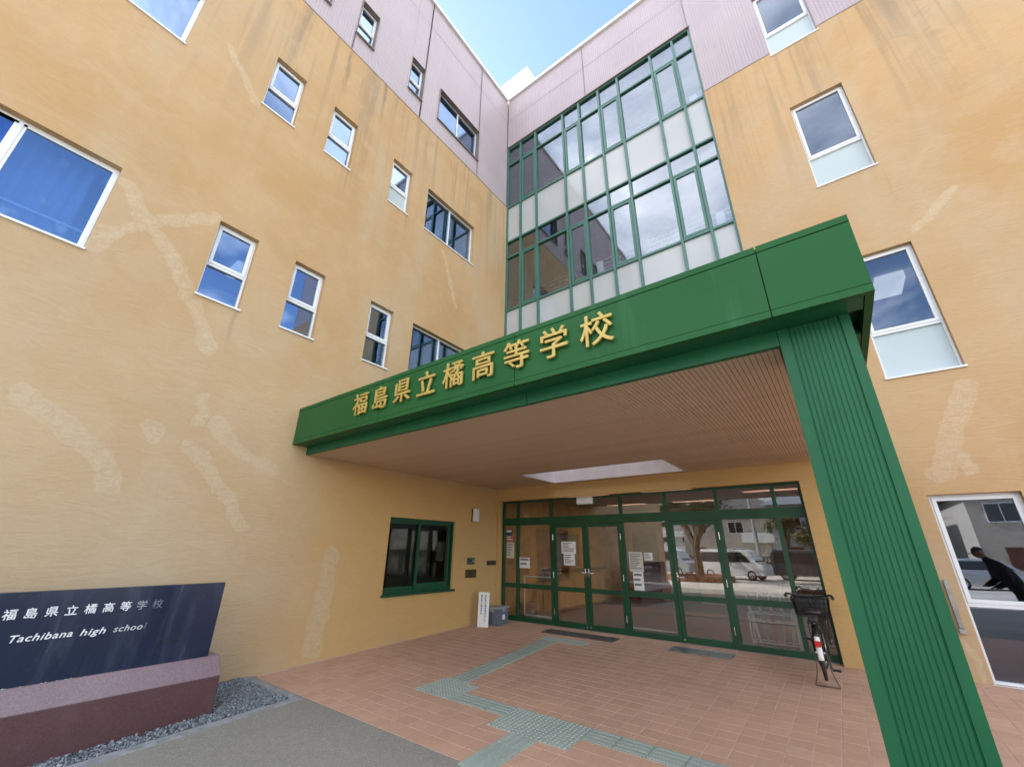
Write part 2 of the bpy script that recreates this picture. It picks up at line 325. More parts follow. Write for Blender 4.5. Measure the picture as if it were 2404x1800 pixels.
M['asphalt'] = t.end(t.bsdf(cc, 0.9, 0, t.bump(t.math('ADD', v.outputs['Distance'], n2), 0.7, 0.006), 0.3))
M['kerb'] = plain('grey_kerb', (0.27, 0.285, 0.295), 0.85, var=0.2, scale=9, bump=0.3)
t = NT('gravel_stone'); geo = t.N('ShaderNodeNewGeometry'); rn = geo.outputs['Random Per Island']
cc = t.mix(t.ramp(rn, 0.0, 0.55), (0.075, 0.085, 0.095), (0.20, 0.225, 0.245)); cc = t.mix(t.ramp(rn, 0.75, 1.0), cc, (0.36, 0.38, 0.40))
M['gravel'] = t.end(t.bsdf(cc, 0.8))
M['soil'] = plain('gravel_bed_base', (0.09, 0.095, 0.10), 0.95, var=0.3, scale=30)
M['maroon'] = granite('maroon_granite', (0.098, 0.040, 0.044), (0.17, 0.095, 0.10), 0.4)
M['maroon_top'] = granite('maroon_granite_skylit', (0.225, 0.155, 0.175), (0.31, 0.24, 0.27), 0.30)  # upward faces: sky light painted into a paler lavender granite
t = NT('navy_stone_plate'); co = t.coord(); sm = t.ramp(t.noise(t.mapping(co, (5, 5, 0.8)), 1.2, 6, 0.68, 0.5), 0.45, 0.80)
cc = t.mix(sm, (0.008, 0.016, 0.044), (0.026, 0.040, 0.078)); cc = t.mix(t.math('MULTIPLY', t.ramp(t.noise(co, 9, 5, 0.7), 0.55, 0.8), 0.35), cc, (0.05, 0.068, 0.105))
M['navy'] = t.end(t.bsdf(cc, t.math('ADD', 0.16, t.math('MULTIPLY', sm, 0.2)), 0, None, 0.5))
M['paint_w'] = plain('white_paint', (0.78, 0.80, 0.82), 0.5, var=0.05)
M['paint_w2'] = plain('worn_white_paint', (0.30, 0.33, 0.37), 0.5, var=0.35, scale=60)
M['paint_w3'] = plain('flaked_white_paint', (0.13, 0.155, 0.19), 0.5, var=0.5, scale=60)
M['paint_wm'] = plain('thin_white_paint', (0.50, 0.53, 0.57), 0.5, var=0.2, scale=60)
M['paint_k'] = plain('faint_dark_paint', (0.006, 0.010, 0.020), 0.5)  # dark lettering and arrow on the slab
M['flake'] = plain('lime_bloom', (0.60, 0.64, 0.66), 0.9)
M['steel'] = plain('stainless_steel', (0.62, 0.62, 0.61), 0.26, 0.9, var=0.06)
M['galv'] = plain('galvanised_steel', (0.33, 0.32, 0.31), 0.5, 0.6, var=0.2)
M['black'] = plain('black_plastic', (0.012, 0.012, 0.013), 0.45)
M['rubber'] = plain('tyre_rubber', (0.016, 0.016, 0.017), 0.75)
M['red'] = plain('red_reflector', (0.55, 0.02, 0.02), 0.2)
M['white_pl'] = plain('white_plastic', (0.76, 0.76, 0.74), 0.4, var=0.04)
M['grey_pl'] = plain('grey_blue_plastic', (0.135, 0.155, 0.195), 0.5, var=0.1)
M['grey_pl2'] = plain('grey_plastic_lid', (0.30, 0.315, 0.33), 0.45, var=0.1)
M['paper'] = plain('paper', (0.76, 0.77, 0.76), 0.8, var=0.03)
M['paper_y'] = plain('cream_paper', (0.58, 0.57, 0.49), 0.8, var=0.06)
M['ink'] = plain('ink_grey', (0.16, 0.17, 0.19), 0.8)
M['ink_b'] = plain('ink_blue', (0.07, 0.10, 0.22), 0.8)
M['sticker'] = plain('navy_sticker', (0.03, 0.04, 0.10), 0.5)
M['sticker_r'] = plain('pink_red_sticker', (0.42, 0.13, 0.11), 0.5)
M['bronze'] = plain('bronze_plate', (0.10, 0.075, 0.030), 0.35, 0.6, var=0.2)
M['plate_gr'] = plain('dark_grey_plate', (0.045, 0.060, 0.060), 0.3, 0.3)
M['plate_bk'] = plain('black_plate', (0.018, 0.014, 0.012), 0.35)
M['wood'] = plain('brown_wood_panel', (0.46, 0.225, 0.090), 0.45, var=0.25, scale=3)
M['wood_d'] = plain('dark_wood', (0.12, 0.035, 0.015), 0.45, var=0.25, scale=3)
M['in_wall'] = plain('interior_wall', (0.30, 0.25, 0.20), 0.8, var=0.08)
M['in_grey'] = plain('interior_grey', (0.45, 0.46, 0.48), 0.8, var=0.08)
M['in_floor'] = plain('lobby_floor', (0.17, 0.13, 0.12), 0.35, var=0.1)
M['in_ceil'] = plain('interior_ceiling', (0.46, 0.45, 0.43), 0.8, var=0.05)
M['lob_ceil'] = plain('lobby_ceiling_brown', (0.12, 0.055, 0.040), 0.6, var=0.1)
M['in_white'] = plain('interior_white', (0.70, 0.71, 0.70), 0.6, var=0.04)
t = NT('lit_lamp'); M['lamp'] = t.end(t.bsdf((0.8, 0.8, 0.8), 0.5, emit=(1.0, 0.97, 0.9), emit_s=0.22))
t = NT('lobby_fill_lamp'); M['lamp_fill'] = t.end(t.bsdf((0.8, 0.8, 0.8), 0.5, emit=(1.0, 0.93, 0.82), emit_s=5.0))  # lobby lamps hidden in recesses, made strong to brighten the interior

# ------------------------------------------------------------------ levels and openings (metres)
YE = -11.8                                      # end of the left wing
H = 4.016                                      # storey height
ZP, ZR = 12.19, 17.38                          # top of the render, top of the cladding
LB, LT = 4.846, 6.171
COLS = [(-7.03, -6.465), (-5.85, -5.285), (-4.30, -3.73)]
SLD = (-3.20, -1.42); BIG = (-11.2, -8.20)
holes_l = [(a, b, LB+k*H, LT+k*H) for k in (0, 1) for a, b in COLS+[SLD, BIG]]
OFF = (-3.205, -1.475, 0.722, 2.032); holes_l.append(OFF)
PINKW = [(-7.0, -6.45), (-5.80, -5.31), (-4.24, -3.76), (-3.17, -1.44)]
PZ = (12.87, 14.15)
RX = (7.724, 8.61); RB, RT = 4.044, 6.305
holes_r = [(RX[0], RX[1], RB+k*H, min(RT+k*H, ZP)) for k in (0, 1, 2)] + [(RX[0], RX[1], 0.0, 2.265)]
holes_r += [(11.2, 12.1, RB+k*H, min(RT+k*H, ZP)) for k in (0, 1)]
zfl = lambda y: 0.0328+0.0248*y                # porch paving falls towards the street
TILT = math.atan(0.0248)

# ------------------------------------------------------------------ ground
bm = bmesh.new()
ys = [(-600, -0.247), (-9.5, -0.247), (-5.134, -0.0975), (0.5, -0.1), (600, -0.103)]; xs = [-600, -20, 1.36, 20, 600]
g = [[bm.verts.new((x, y, z)) for x in xs] for y, z in ys]
for i in range(len(ys)-1):
    for j in range(len(xs)-1): bm.faces.new([g[i][j], g[i][j+1], g[i+1][j+1], g[i+1][j]])
tag(obj('asphalt_ground', bm, M['asphalt']), kind='structure')

bm = bmesh.new(); g = [bm.verts.new(p) for p in ((-60, -62, -0.243), (70, -62, -0.243), (70, -15.5, -0.243), (-60, -15.5, -0.243))]; bm.faces.new(g)
M['concrete'] = plain('pale_concrete', (0.46, 0.43, 0.37), 0.85, var=0.15, scale=0.6)
tag(obj('car_park', bm, M['concrete']), kind='structure')
# paved porch
bm = bmesh.new(); X0, X1, Y0, Y1 = 0.0, 13.0, -5.134, 0.14
v = [bm.verts.new((x, y, zfl(y)-0.004)) for x, y in ((X0, Y0), (X1, Y0), (X1, Y1), (X0, Y1))]
w = [bm.verts.new((x, y, -0.3)) for x, y in ((X0, Y0), (X1, Y0), (X1, Y1), (X0, Y1))]
bm.faces.new(v)
for i in range(4): bm.faces.new([v[i], w[i], w[(i+1) % 4], v[(i+1) % 4]])
porch = tag(obj('porch_pavement', bm, M['grout']), kind='structure')
def tile_mesh(name, sx, sy, h, ch):
    bm = bmesh.new(); hx, hy = sx/2, sy/2
    lo = [bm.verts.new((a*hx, b*hy, -h)) for a, b in ((-1, -1), (1, -1), (1, 1), (-1, 1))]
    md = [bm.verts.new((a*hx, b*hy, -ch)) for a, b in ((-1, -1), (1, -1), (1, 1), (-1, 1))]
    hi = [bm.verts.new((a*(hx-ch), b*(hy-ch), 0)) for a, b in ((-1, -1), (1, -1), (1, 1), (-1, 1))]
    for A, B in ((lo, md), (md, hi)):
        for i in range(4): bm.faces.new([A[i], A[(i+1) % 4], B[(i+1) % 4], B[i]])
    bm.faces.new(hi); return done(bm, name)
PIT = 0.187; tm = tile_mesh('tile', PIT-0.007, PIT-0.007, 0.008, 0.002)
def px(p):
    d = Vector(p)-CAM; z = d.dot(fw)
    return None if z < 0.2 else (1202+964.966*d.dot(rt)/z, 900-964.966*d.dot(up)/z, z)
# tactile layout: (x0, y0, x1, y1, kind) in plan
TX, TY = 0.2945, 0.262; tac = []
ya = -4.215; yb = ya+TY
for i in range(2):
    for j in range(2): tac.append((2.13+i*TX, ya+j*TY, 'dot'))
for i in range(3): tac.append((2.13+2*TX+i*0.262, ya, 'bx', 0.262, TY))
for i in range(3):
    for j in range(2): tac.append((3.489+i*TX, ya-TY+j*TY, 'dot'))
for i in range(7): tac.append((3.489+(3+i)*TX, ya, 'bx'))
for i in range(3): tac.append((3.489+TX, ya-TY-(i+1)*0.235, 'by', TX, 0.235))
for i in range(9): tac.append((2.19-i*0.026, yb+TY+i*0.2845, 'by', TX, 0.2845))
for i in range(3): tac.append((1.90+i*TX, -1.13, 'dot'))
def covered(x, y):
    for q in tac:
        sx, sy = (q[3], q[4]) if len(q) > 3 else (TX, TY)
        if q[0]+0.09 < x < q[0]+sx-0.09 and q[1]+0.08 < y < q[1]+sy-0.08: return True
    return False
cand = []; rest = []
nx = int(X1/PIT)+2
for i in range(-40, 60):
    for j in range(-20, 16):
        x = 5.12+(i+0.5)*PIT; y = -2.325-(j+0.5)*PIT
        if not (X0+0.06 < x < X1-0.1 and Y0+0.085 < y < Y1-0.06) or covered(x, y): continue
        z = zfl(y); q = px((x, y, z)); vis = q and -30 < q[0] < 2434 and 0 < q[1] < 1830
        if vis and 6.3 < x < 7.6 and y < -1.2 and q[0] > 2010 and not q[0] > 2300: vis = False
        (cand if vis else rest).append((q[2] if q else 99, x, y, z))
cand.sort(); rest += cand[300:]
for _, x, y, z in cand[:300]:
    link('tile', tm, M['tile'], porch, (x, y, z), (TILT+random.uniform(-1, 1)*0.0025, random.uniform(-1, 1)*0.0025, 0))
bm = bmesh.new()
for _, x, y, z in rest:
    h = PIT/2-0.0035; lo = [bm.verts.new((x+a*h, y+b*h, zfl(y+b*h)-0.007)) for a, b in ((-1, -1), (1, -1), (1, 1), (-1, 1))]
    hi = [bm.verts.new((x+a*(h-.002), y+b*(h-.002), zfl(y+b*h)+random.uniform(-1, 1)*0.0003)) for a, b in ((-1, -1), (1, -1), (1, 1), (-1, 1))]
    bm.faces.new(hi)
    for i in range(4): bm.faces.new([lo[i], lo[(i+1) % 4], hi[(i+1) % 4], hi[i]])
tag(obj('tile_field', bm, M['tile'], porch), kind='stuff')
def tactile_mesh(kind, sx, sy):
    bm = bmesh.new(); box(bm, 0.003, sx-0.003, 0.003, sy-0.003, -0.004, 0.006)
    if kind == 'dot':
        for i in range(6):
            for j in range(6):
                cx, cy = (i+0.5)*sx/6, (j+0.5)*sy/6; r0, r1 = 0.0155, 0.010; n = 8
                a = [bm.verts.new((cx+r0*math.cos(k*math.pi/4), cy+r0*math.sin(k*math.pi/4), 0.0055)) for k in range(n)]
                b = [bm.verts.new((cx+r1*math.cos(k*math.pi/4), cy+r1*math.sin(k*math.pi/4), 0.0115)) for k in range(n)]
                for k in range(n): bm.faces.new([a[k], a[(k+1) % n], b[(k+1) % n], b[k]])
                bm.faces.new(b)
    else:
        for i in range(4):
            if kind == 'bx': c = (i+0.5)*sy/4; box(bm, 0.012, sx-0.012, c-0.015, c+0.015, 0.0055, 0.0115)
            else: c = (i+0.5)*sx/4; box(bm, c-0.016, c+0.016, 0.012, sy-0.012, 0.0055, 0.0115)
    return done(bm, 'tactile_tile')
tcache = {}
for q in tac:
    sx, sy = (q[3], q[4]) if len(q) > 3 else (TX, TY); k = (q[2], sx, sy)
    if k not in tcache: tcache[k] = tactile_mesh(*k)
    link('tactile_tile', tcache[k], M['tactile'], porch, (q[0], q[1], zfl(q[1])+0.0005), (TILT, 0, 0))

# ------------------------------------------------------------------ the school building
school = thing('school_building', (0, 0, 0), 'four storey school building with ochre rendered walls, pink ribbed cladding above and white framed windows', 'building')
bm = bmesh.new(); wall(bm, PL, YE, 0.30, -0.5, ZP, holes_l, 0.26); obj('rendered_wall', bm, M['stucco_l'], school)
bm = bmesh.new(); wall(bm, PB, 6.285, 14, -0.5, ZP, holes_r, 0.26); obj('rendered_wall', bm, M['stucco_r'], school)
bm = bmesh.new(); box(bm, -9, 0.0, YE-0.26, YE-0.003, -0.5, ZR); obj('rendered_wall', bm, M['stucco_r'], school)
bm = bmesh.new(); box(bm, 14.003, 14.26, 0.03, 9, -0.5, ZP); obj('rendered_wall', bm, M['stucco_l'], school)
# porch surround: the render stands proud around the entrance screen
bm = bmesh.new(); wall(bm, lambda u, d, z: (u, -0.08+d, z), 0.003, 7.0, -0.2, 3.0, [(0.092, 6.270, -0.2, 2.575)], 0.10)
obj('porch_surround', bm, M['stucco_p'], school)
bm = bmesh.new(); box(bm, 0.01, 6.28, 0.16, 0.30, 2.62, 3.62); obj('porch_lintel', bm, M['in_grey'], school)

# ribbed cladding
def ribbed(name, P, u0, u1, z0, z1, holes, mat, d0=0.03, amp=0.006, pitch=0.064):
    bm = bmesh.new(); prof = [(0, 0), (0.38, 0), (0.5, 1), (0.88, 1)]; pts = []
    u = math.floor(u0/pitch)*pitch
    while u < u1+pitch:
        for f, h in prof: pts.append((u+f*pitch, d0-amp*h))
        u += pitch
    cl = []
    for (a, da), (b, db) in zip(pts[:-1], pts[1:]):
        cuts = sorted({max(a, u0), min(b, u1)} | {e for h in holes for e in h[:2] if max(a, u0) < e < min(b, u1)})
        for p, q in zip(cuts[:-1], cuts[1:]):
            if q-p < 1e-5: continue
            f = lambda s: da+(db-da)*(s-a)/(b-a)
            zs = [(z0, z1)]
            for h in holes:
                if h[0] <= (p+q)/2 <= h[1]:
                    nz = []
                    for s, e in zs:
                        if h[3] <= s or h[2] >= e: nz.append((s, e)); continue
                        if h[2] > s: nz.append((s, h[2]))
                        if h[3] < e: nz.append((h[3], e))
                    zs = nz
            for s, e in zs:
                bm.faces.new([bm.verts.new(P(p, f(p), s)), bm.verts.new(P(q, f(q), s)), bm.verts.new(P(q, f(q), e)), bm.verts.new(P(p, f(p), e))])
    bmesh.ops.remove_doubles(bm, verts=bm.verts, dist=1e-5)
    return obj(name, bm, mat, school)
ph = [(a, b, PZ[0], PZ[1]) for a, b in PINKW]; rh = [(RX[0], RX[1], ZP-0.2, RT+2*H), (11.2, 12.1, ZP-.2, RT+2*H)]
ju = [YE, -10.6, -8.6, -7.0, -5.80, -5.31, -4.24, -3.76, -1.44, 0.055]; g = 0.005
for a, b in zip(ju[:-1], ju[1:]):
    ribbed('cladding_panel', PL, a+g, b-g, ZP+0.012, 16.292, ph, M['pink']); ribbed('cladding_panel', PL, a+g, b-g, 16.308, ZR, [], M['pink'])
jb = [0.024, 3.13, 6.285, 7.10, 8.62, 11.2, 14]
for a, b in zip(jb[:-1], jb[1:]):
    lowz = 14.90 if b < 6.4 else ZP+0.012
    ribbed('cladding_panel', PB, a+g, b-g, lowz, 16.292, rh, M['pink']); ribbed('cladding_panel', PB, a+g, b-g, 16.308, ZR, [], M['pink'])
bm = bmesh.new(); wall(bm, lambda u, d, z: PL(u, 0.05+d, z), YE, 0.30, ZP, ZR, ph, 0.2); obj('backing_wall', bm, M['pink_dk'], school)
bm = bmesh.new(); wall(bm, lambda u, d, z: PB(u, 0.05+d, z), 0.0, 14, ZP+0.0, ZR, [(0.0, 6.285, ZP, 14.905)]+rh, 0.2); obj('backing_wall', bm, M['pink_dk'], school)
boxobj('drip_flashing', (YE, 0.05, -0.012, 0.05, ZP-0.012, ZP+0.012), M['pink_dk'], school, PL)
boxobj('drip_flashing', (6.29, 7.722, -0.012, 0.05, ZP-0.012, ZP+0.012), M['pink_dk'], school, PB)
boxobj('drip_flashing', (8.612, 11.2, -0.012, 0.05, ZP-0.012, ZP+0.012), M['pink_dk'], school, PB)
boxobj('drip_flashing', (0.03, 6.284, -0.01, 0.09, 14.875, 14.899), M['reveal_pk'], school, PB)
boxobj('roof_coping', (YE-0.3, 0.02, -0.05, 0.40, ZR+0.002, ZR+0.13), M['coping'], school, PL)
boxobj('roof_coping', (0.052, 14.05, -0.05, 0.40, ZR+0.002, ZR+0.13), M['coping'], school, PB)
boxobj('roof_slab', (-9, -0.41, YE+.01, 9, 17.0, 17.3), M['in_grey'], school)
boxobj('roof_slab', (-0.39, 14, 0.46, 9, 17.0, 17.3), M['in_grey'], school)
bm = bmesh.new(); box(bm, -4.5, 0.10, 1.2, 5.5, 17.3, 21.06); obj('penthouse', bm, plain('penthouse_render', (0.52, 0.46, 0.45), 0.8), school)

# rooms behind the glass
for k in range(1, 5):
    z = 0.04+k*H if k < 4 else 16.6
    boxobj('floor_slab', (-9, -0.262, YE+.01, 9, z-0.45, z), M['in_ceil'], school)
    boxobj('floor_slab', (-0.255, 13.99, 0.32, 9, z-0.45, z), M['in_ceil'], school)
for k in range(4):
    z0, z1 = 0.04+k*H, 0.04+(k+1)*H-0.452
    boxobj('partition', (-5.2, -5.05, YE+.02, 0.3, z0, z1), M['in_grey'], school)
    boxobj('partition', (-5.0, -0.27, -7.72, -7.62, z0, z1), M['in_grey'], school)
    if k: boxobj('partition', (-0.24, 13.98, 5.6, 5.75, z0, z1), M['in_grey'], school)
    if k: boxobj('partition', (6.55, 6.7, 0.33, 5.58, z0, z1), M['in_grey'], school)
    boxobj('partition', (-0.25, -0.1, 0.33, 5.58, z0, z1), M['in_wall'], school)
boxobj('outer_wall', (-9.2, -9.003, YE-.26, 9, -0.5, 17), M['stucco_r'], school)
boxobj('outer_wall', (-9.2, 14.26, 9.003, 9.2, -0.5, 17), M['stucco_r'], school)
for x, y, z, sx, sy in ((-3.4, -5.82, 7.40, 0.28, 0.09), (8.85, 3.88, 7.40, 0.26, 0.44)):
    tag(boxobj('ceiling_light', (x-sx, x+sx, y-sy, y+sy, z+.02, z+0.20), M['lamp']), 'lit fluorescent ceiling light seen through the second floor window above the stone sign' if x < 0 else 'large lit square ceiling light behind the second floor window right of the canopy', 'light')

# windows
def window(P, a, b, z0, z1, kind, fm=None, gm=None, dep=0.10, lining=None, low=None, mid=None, group=None):
    fm = fm or M['white_fr']; gm = gm or M['glass_l']; bm = bmesh.new(); f = 0.032; d0, d1 = dep, dep+0.07
    e = 0.002
    box(bm, a+e, a+f, d0, d1, z0+e, z1-e, P); box(bm, b-f, b-e, d0, d1, z0+e, z1-e, P)
    box(bm, a+f, b-f, d0, d1, z1-f, z1-e, P); box(bm, a+f, b-f, d0-0.004, d1, z0+e, z0+f, P)
    if kind == 'hung':
        zm = mid; box(bm, a+f, b-f, d0-0.003, d1-0.01, zm-0.03, zm+0.012, P)
        o = obj('window', bm, fm, school)
        bm = bmesh.new(); s = 0.045; q0, q1 = d0-0.012, d0+0.03; A, B, C, D = a+f+0.002, b-f-0.002, zm+0.014, z1-f-0.002
        box(bm, A, A+s, q0, q1, C, D, P); box(bm, B-s, B, q0, q1, C, D, P); box(bm, A+s, B-s, q0, q1, C, C+s, P); box(bm, A+s, B-s, q0, q1, D-s, D, P)
        obj('sash', bm, fm, o); panes = [(A+s, B-s, C+s, D-s, 0.0, gm), (a+f, b-f, z0+f, zm-0.03, 0.02, low or gm)]
    elif kind == 'slide':
        m = (a+b)/2; box(bm, m-0.022, m+0.022, d0-0.002, d1-0.02, z0+f, z1-f, P); o = obj('window', bm, fm, school)
        panes = [(a+f, m-0.022, z0+f, z1-f, 0.0, gm), (m+0.022, b-f, z0+f, z1-f, 0.02, gm)]
    else:
        cs = mid; 
        for c in cs: box(bm, c-0.020, c+0.020, d0-0.004, d1-0.01, z0+f, z1-f, P)
        o = obj('window', bm, fm, school); ee = [a+f]+[x for c in cs for x in (c-0.020, c+0.020)]+[b-f]
        panes = []
        for A, B in zip(ee[::2], ee[1::2]):
            bm = bmesh.new(); s = 0.030; q0, q1 = d0+0.004, d0+0.045
            box(bm, A, A+s, q0, q1, z0+f, z1-f, P); box(bm, B-s, B, q0, q1, z0+f, z1-f, P); box(bm, A+s, B-s, q0, q1, z0+f, z0+f+s, P); box(bm, A+s, B-s, q0, q1, z1-f-s, z1-f, P)
            obj('sash', bm, fm, o); panes.append((A+s, B-s, z0+f+s, z1-f-s, 0.0, gm))
    for A, B, C, D, dd, g_ in panes:
        boxobj('pane', (A, B, d0+0.014+dd, d0+0.020+dd, C, D), g_, o, P)
    boxobj('sill', (a-0.015, b+0.015, -0.028, d0-0.005, z0-0.022, z0+0.004), fm if lining is None else lining, o, P)
    if lining:
        bm = bmesh.new(); t_ = 0.012
        box(bm, a+.001, a+t_, -0.012, d0-.001, z0, z1, P); box(bm, b-t_, b-.001, -0.012, d0-.001, z0, z1, P); box(bm, a+t_, b-t_, -0.012, d0-.001, z1-t_, z1-.001, P)
        obj('reveal_lining', bm, lining, o)
    return o
for k in (0, 1):
    for i, (a, b) in enumerate(COLS):
        window(PL, a, b, LB+k*H, LT+k*H, 'hung', mid=LB+k*H+0.60, low=M['frost'] if (k == 1 and i == 2) else None)
    window(PL, SLD[0], SLD[1], LB+k*H, LT+k*H, 'slide', dep=0.11)
    window(PL, BIG[0], BIG[1], LB+k*H, LT+k*H, 'fixed', mid=[-9.09, -10.2])
for i, (a, b) in enumerate(PINKW):
    if i < 3: window(PL, a, b, PZ[0], PZ[1], 'hung', mid=PZ[0]+0.58, dep=0.13, lining=M['reveal_pk'])
    else: window(PL, a, b, PZ[0], PZ[1], 'slide', dep=0.13, lining=M['reveal_pk'])
for k in (0, 1, 2):
    window(PB, RX[0], RX[1], RB+k*H, RT+k*H, 'hung', gm=M['glass_r'], low=M['frost'], mid=RB+k*H+0.80, dep=0.09)
window(PB, RX[0], RX[1], 0.03, 2.265, 'hung', gm=M['glass_r'], mid=0.90, dep=0.09)
for k in (0, 1, 2): window(PB, 11.2, 12.1, RB+k*H, RT+k*H, 'hung', gm=M['glass_r'], low=M['frost'], mid=RB+k*H+0.80, dep=0.09)
M['curtain'] = plain('grey_blue_curtain', (0.20, 0.25, 0.33), 0.9, var=0.1)
for k in (0, 1):
    for a, b in ((-11.1, -8.3),):
        bm = bmesh.new(); pts = [(a+i*0.035, 0.34+0.03*math.sin(i*1.7)+0.012*math.sin(i*0.61)) for i in range(int((b-a)/0.035))]
        lo = [bm.verts.new(PL(u_, d_, LB+k*H-0.2)) for u_, d_ in pts]; hi = [bm.verts.new(PL(u_, d_, LT+k*H+0.15)) for u_, d_ in pts]
        for i in range(len(pts)-1): bm.faces.new([lo[i], lo[i+1], hi[i+1], hi[i]])
        q = obj('curtain', bm, M['curtain'], school, True); q.modifiers.new('solid', 'SOLIDIFY').thickness = 0.004
        bm = bmesh.new(); tube(bm, [PL(-11.1, 0.25, LB+k*H+0.33), PL(-8.25, 0.25, LB+k*H+0.33)], 0.014, 6); obj('guard_bar', bm, M['white_fr'], school)
# office hatch by the porch
a, b, z0, z1 = OFF; bm = bmesh.new(); P = PL; d0, d1 = 0.06, 0.15; f = 0.035
box(bm, a+.002, a+f, d0, d1, z0+.002, z1-.002, P); box(bm, b-f, b-.002, d0, d1, z0+.002, z1-.002, P); box(bm, a+f, b-f, d0, d1, z1-0.05, z1-.002, P); box(bm, a+f, b-f, d0, d1, z0+.002, z0+0.05, P)
hatch = obj('window', bm, M['green_dr'], school)
m = (a+b)/2-0.06
for A, B, dd in ((a+f, m+0.03, 0.055), (m-0.03, b-f-0.05, 0.012)):
    bm = bmesh.new(); s = 0.045; lo = 0.06 if dd > 0.03 else 0.10; C, D = z0+0.05, z1-0.05; q0, q1 = d0+dd, d0+dd+0.035
    box(bm, A, A+s, q0, q1, C, D, P); box(bm, B-s, B, q0, q1, C, D, P); box(bm, A+s, B-s, q0, q1, C, C+lo, P); box(bm, A+s, B-s, q0, q1, D-s, D, P)
    obj('sash', bm, M['green_dr'], hatch); boxobj('pane', (A+s, B-s, q0+0.014, q0+0.020, C+lo, D-s), M['glass_in'], hatch, P)
boxobj('sill', (a-0.03, b+0.03, -0.05, d0-0.003, z0-0.03, z0+0.006), M['green_dr'], hatch, P)

# curtain wall of the stair hall
MX = [0.035, 0.575, 1.192, 2.254, 2.852, 3.527, 4.163, 5.172, 5.801, 6.270]
ZS = []
for k in (2, 1, 0):
    zt = 14.87 if k == 2 else 10.67-(1-k)*H
    ZS += [(zt, 'T'), (10.049+(k-1)*H, 'M'), (8.107+(k-1)*H, 'A')]
ZS.append((3.50, 'E'))
bm = bmesh.new(); fw_ = 0.06
PC = lambda u, d, z: (u, 0.075+d, z)
box(bm, 0.004, 0.055, 0, 0.12, 3.5, 14.87, PC); box(bm, 6.235, 6.283, 0, 0.12, 3.5, 14.87, PC); box(bm, 0.055, 6.235, 0, 0.12, 14.82, 14.87, PC)
cw = obj('curtain_wall', bm, M['green_cw'], school)
edges = [0.055]+[x for c in MX[1:-1] for x in (c-0.030, c+0.030)]+[6.235]
for c in MX[1:-1]: boxobj('mullion', (c-0.030, c+0.030, -0.018, 0.13, 3.5, 14.82), M['green_cw'], cw, PC)
zl = [z for z, _ in ZS]
for j, (z, kd) in enumerate(ZS[1:-1], 1):
    for A, B in zip(edges[::2], edges[1::2]): boxobj('transom', (A, B, 0.0, 0.11, z-0.028, z+0.028), M['green_cw'], cw, PC)
for j in range(len(ZS)-1):
    top = 14.82 if j == 0 else zl[j]-0.028; bot = zl[j+1]+0.028 if j < len(ZS)-2 else zl[j+1]
    for i, (A, B) in enumerate(zip(edges[::2], edges[1::2])):
        sp = ZS[j][1] == 'A'; sash = ZS[j][1] == 'M' and i in (1, 3, 5, 7)
        if sash:
            bm = bmesh.new(); s = 0.072; q0, q1 = 0.004, 0.07; e_ = 0.012
            box(bm, A+e_, A+s, q0, q1, bot+e_, top-e_, PC); box(bm, B-s, B-e_, q0, q1, bot+e_, top-e_, PC)
            box(bm, A+s, B-s, q0, q1, bot+e_, bot+s, PC); box(bm, A+s, B-s, q0, q1, top-s, top-e_, PC)
            box(bm, A, A+e_, 0.06, 0.075, bot, top, PC); box(bm, B-e_, B, 0.06, 0.075, bot, top, PC); box(bm, A+e_, B-e_, 0.06, 0.075, top-e_, top, PC); box(bm, A+e_, B-e_, 0.06, 0.075, bot, bot+e_, PC)
            obj('sash', bm, M['green_cw'], cw); boxobj('pane', (A+s, B-s, 0.03, 0.036, bot+s, top-s), M['glass_cw'], cw, PC)
        else:
            boxobj('spandrel_pane' if sp else 'pane', (A, B, 0.05, 0.056, bot, top), M['spandrel'] if sp else M['glass_cw'], cw, PC)
for k in (0, 1):
    zb = 8.107+k*H
    boxobj('parapet', (0.06, 6.23, 0.30, 0.42, zb-1.0, zb+0.27), M['in_white'], school, PC)
    bm = bmesh.new()
    for h in (0.42, 0.56, 0.70): tube(bm, [(0.08, 0.47, zb+h), (6.2, 0.47, zb+h)], 0.014, 6)
    obj('hand_rail', bm, M['steel'], school)
    for x in (3.0, 6.0): boxobj('rail_post', (x-.09, x+.09, 0.30, 0.40, zb+0.275, zb+0.62), M['in_white'], school, PC)

# entrance screen and doors
PD = lambda u, d, z: (u, 0.060+d, z)
VX = [0.53, 1.465, 3.125, 4.035, 4.955, 5.855]; bm = bmesh.new(); d1 = 0.075; TB, TT = 2.02, 2.185
box(bm, 0.094, 0.135, 0, d1, 0.0, 2.573, PD); box(bm, 6.225, 6.268, 0, d1, 0.0, 2.573, PD); box(bm, 0.135, 6.225, 0, d1, 2.535, 2.573, PD)
screen = obj('entrance_screen', bm, M['green_dr'], school)
boxobj('transom', (0.135, 6.225, -0.006, d1, TB, TT), M['green_dr'], screen, PD)
for x in VX: boxobj('mullion', (x-0.028, x+0.028, -0.003, d1-.003, TT, 2.535), M['green_dr'], screen, PD); boxobj('mullion', (x-0.032, x+0.032, -0.003, d1-.003, 0.0, TB), M['green_dr'], screen, PD)
ex = [0.135]+[v for x in VX for v in (x-0.028, x+0.028)]+[6.225]
for A, B in zip(ex[::2], ex[1::2]): boxobj('pane', (A, B, 0.03, 0.036, TT, 2.535), M['glass_d'], screen, PD)
el = [0.135]+[v for x in VX for v in (x-0.032, x+0.032)]+[6.225]; bays = list(zip(el[::2], el[1::2]))
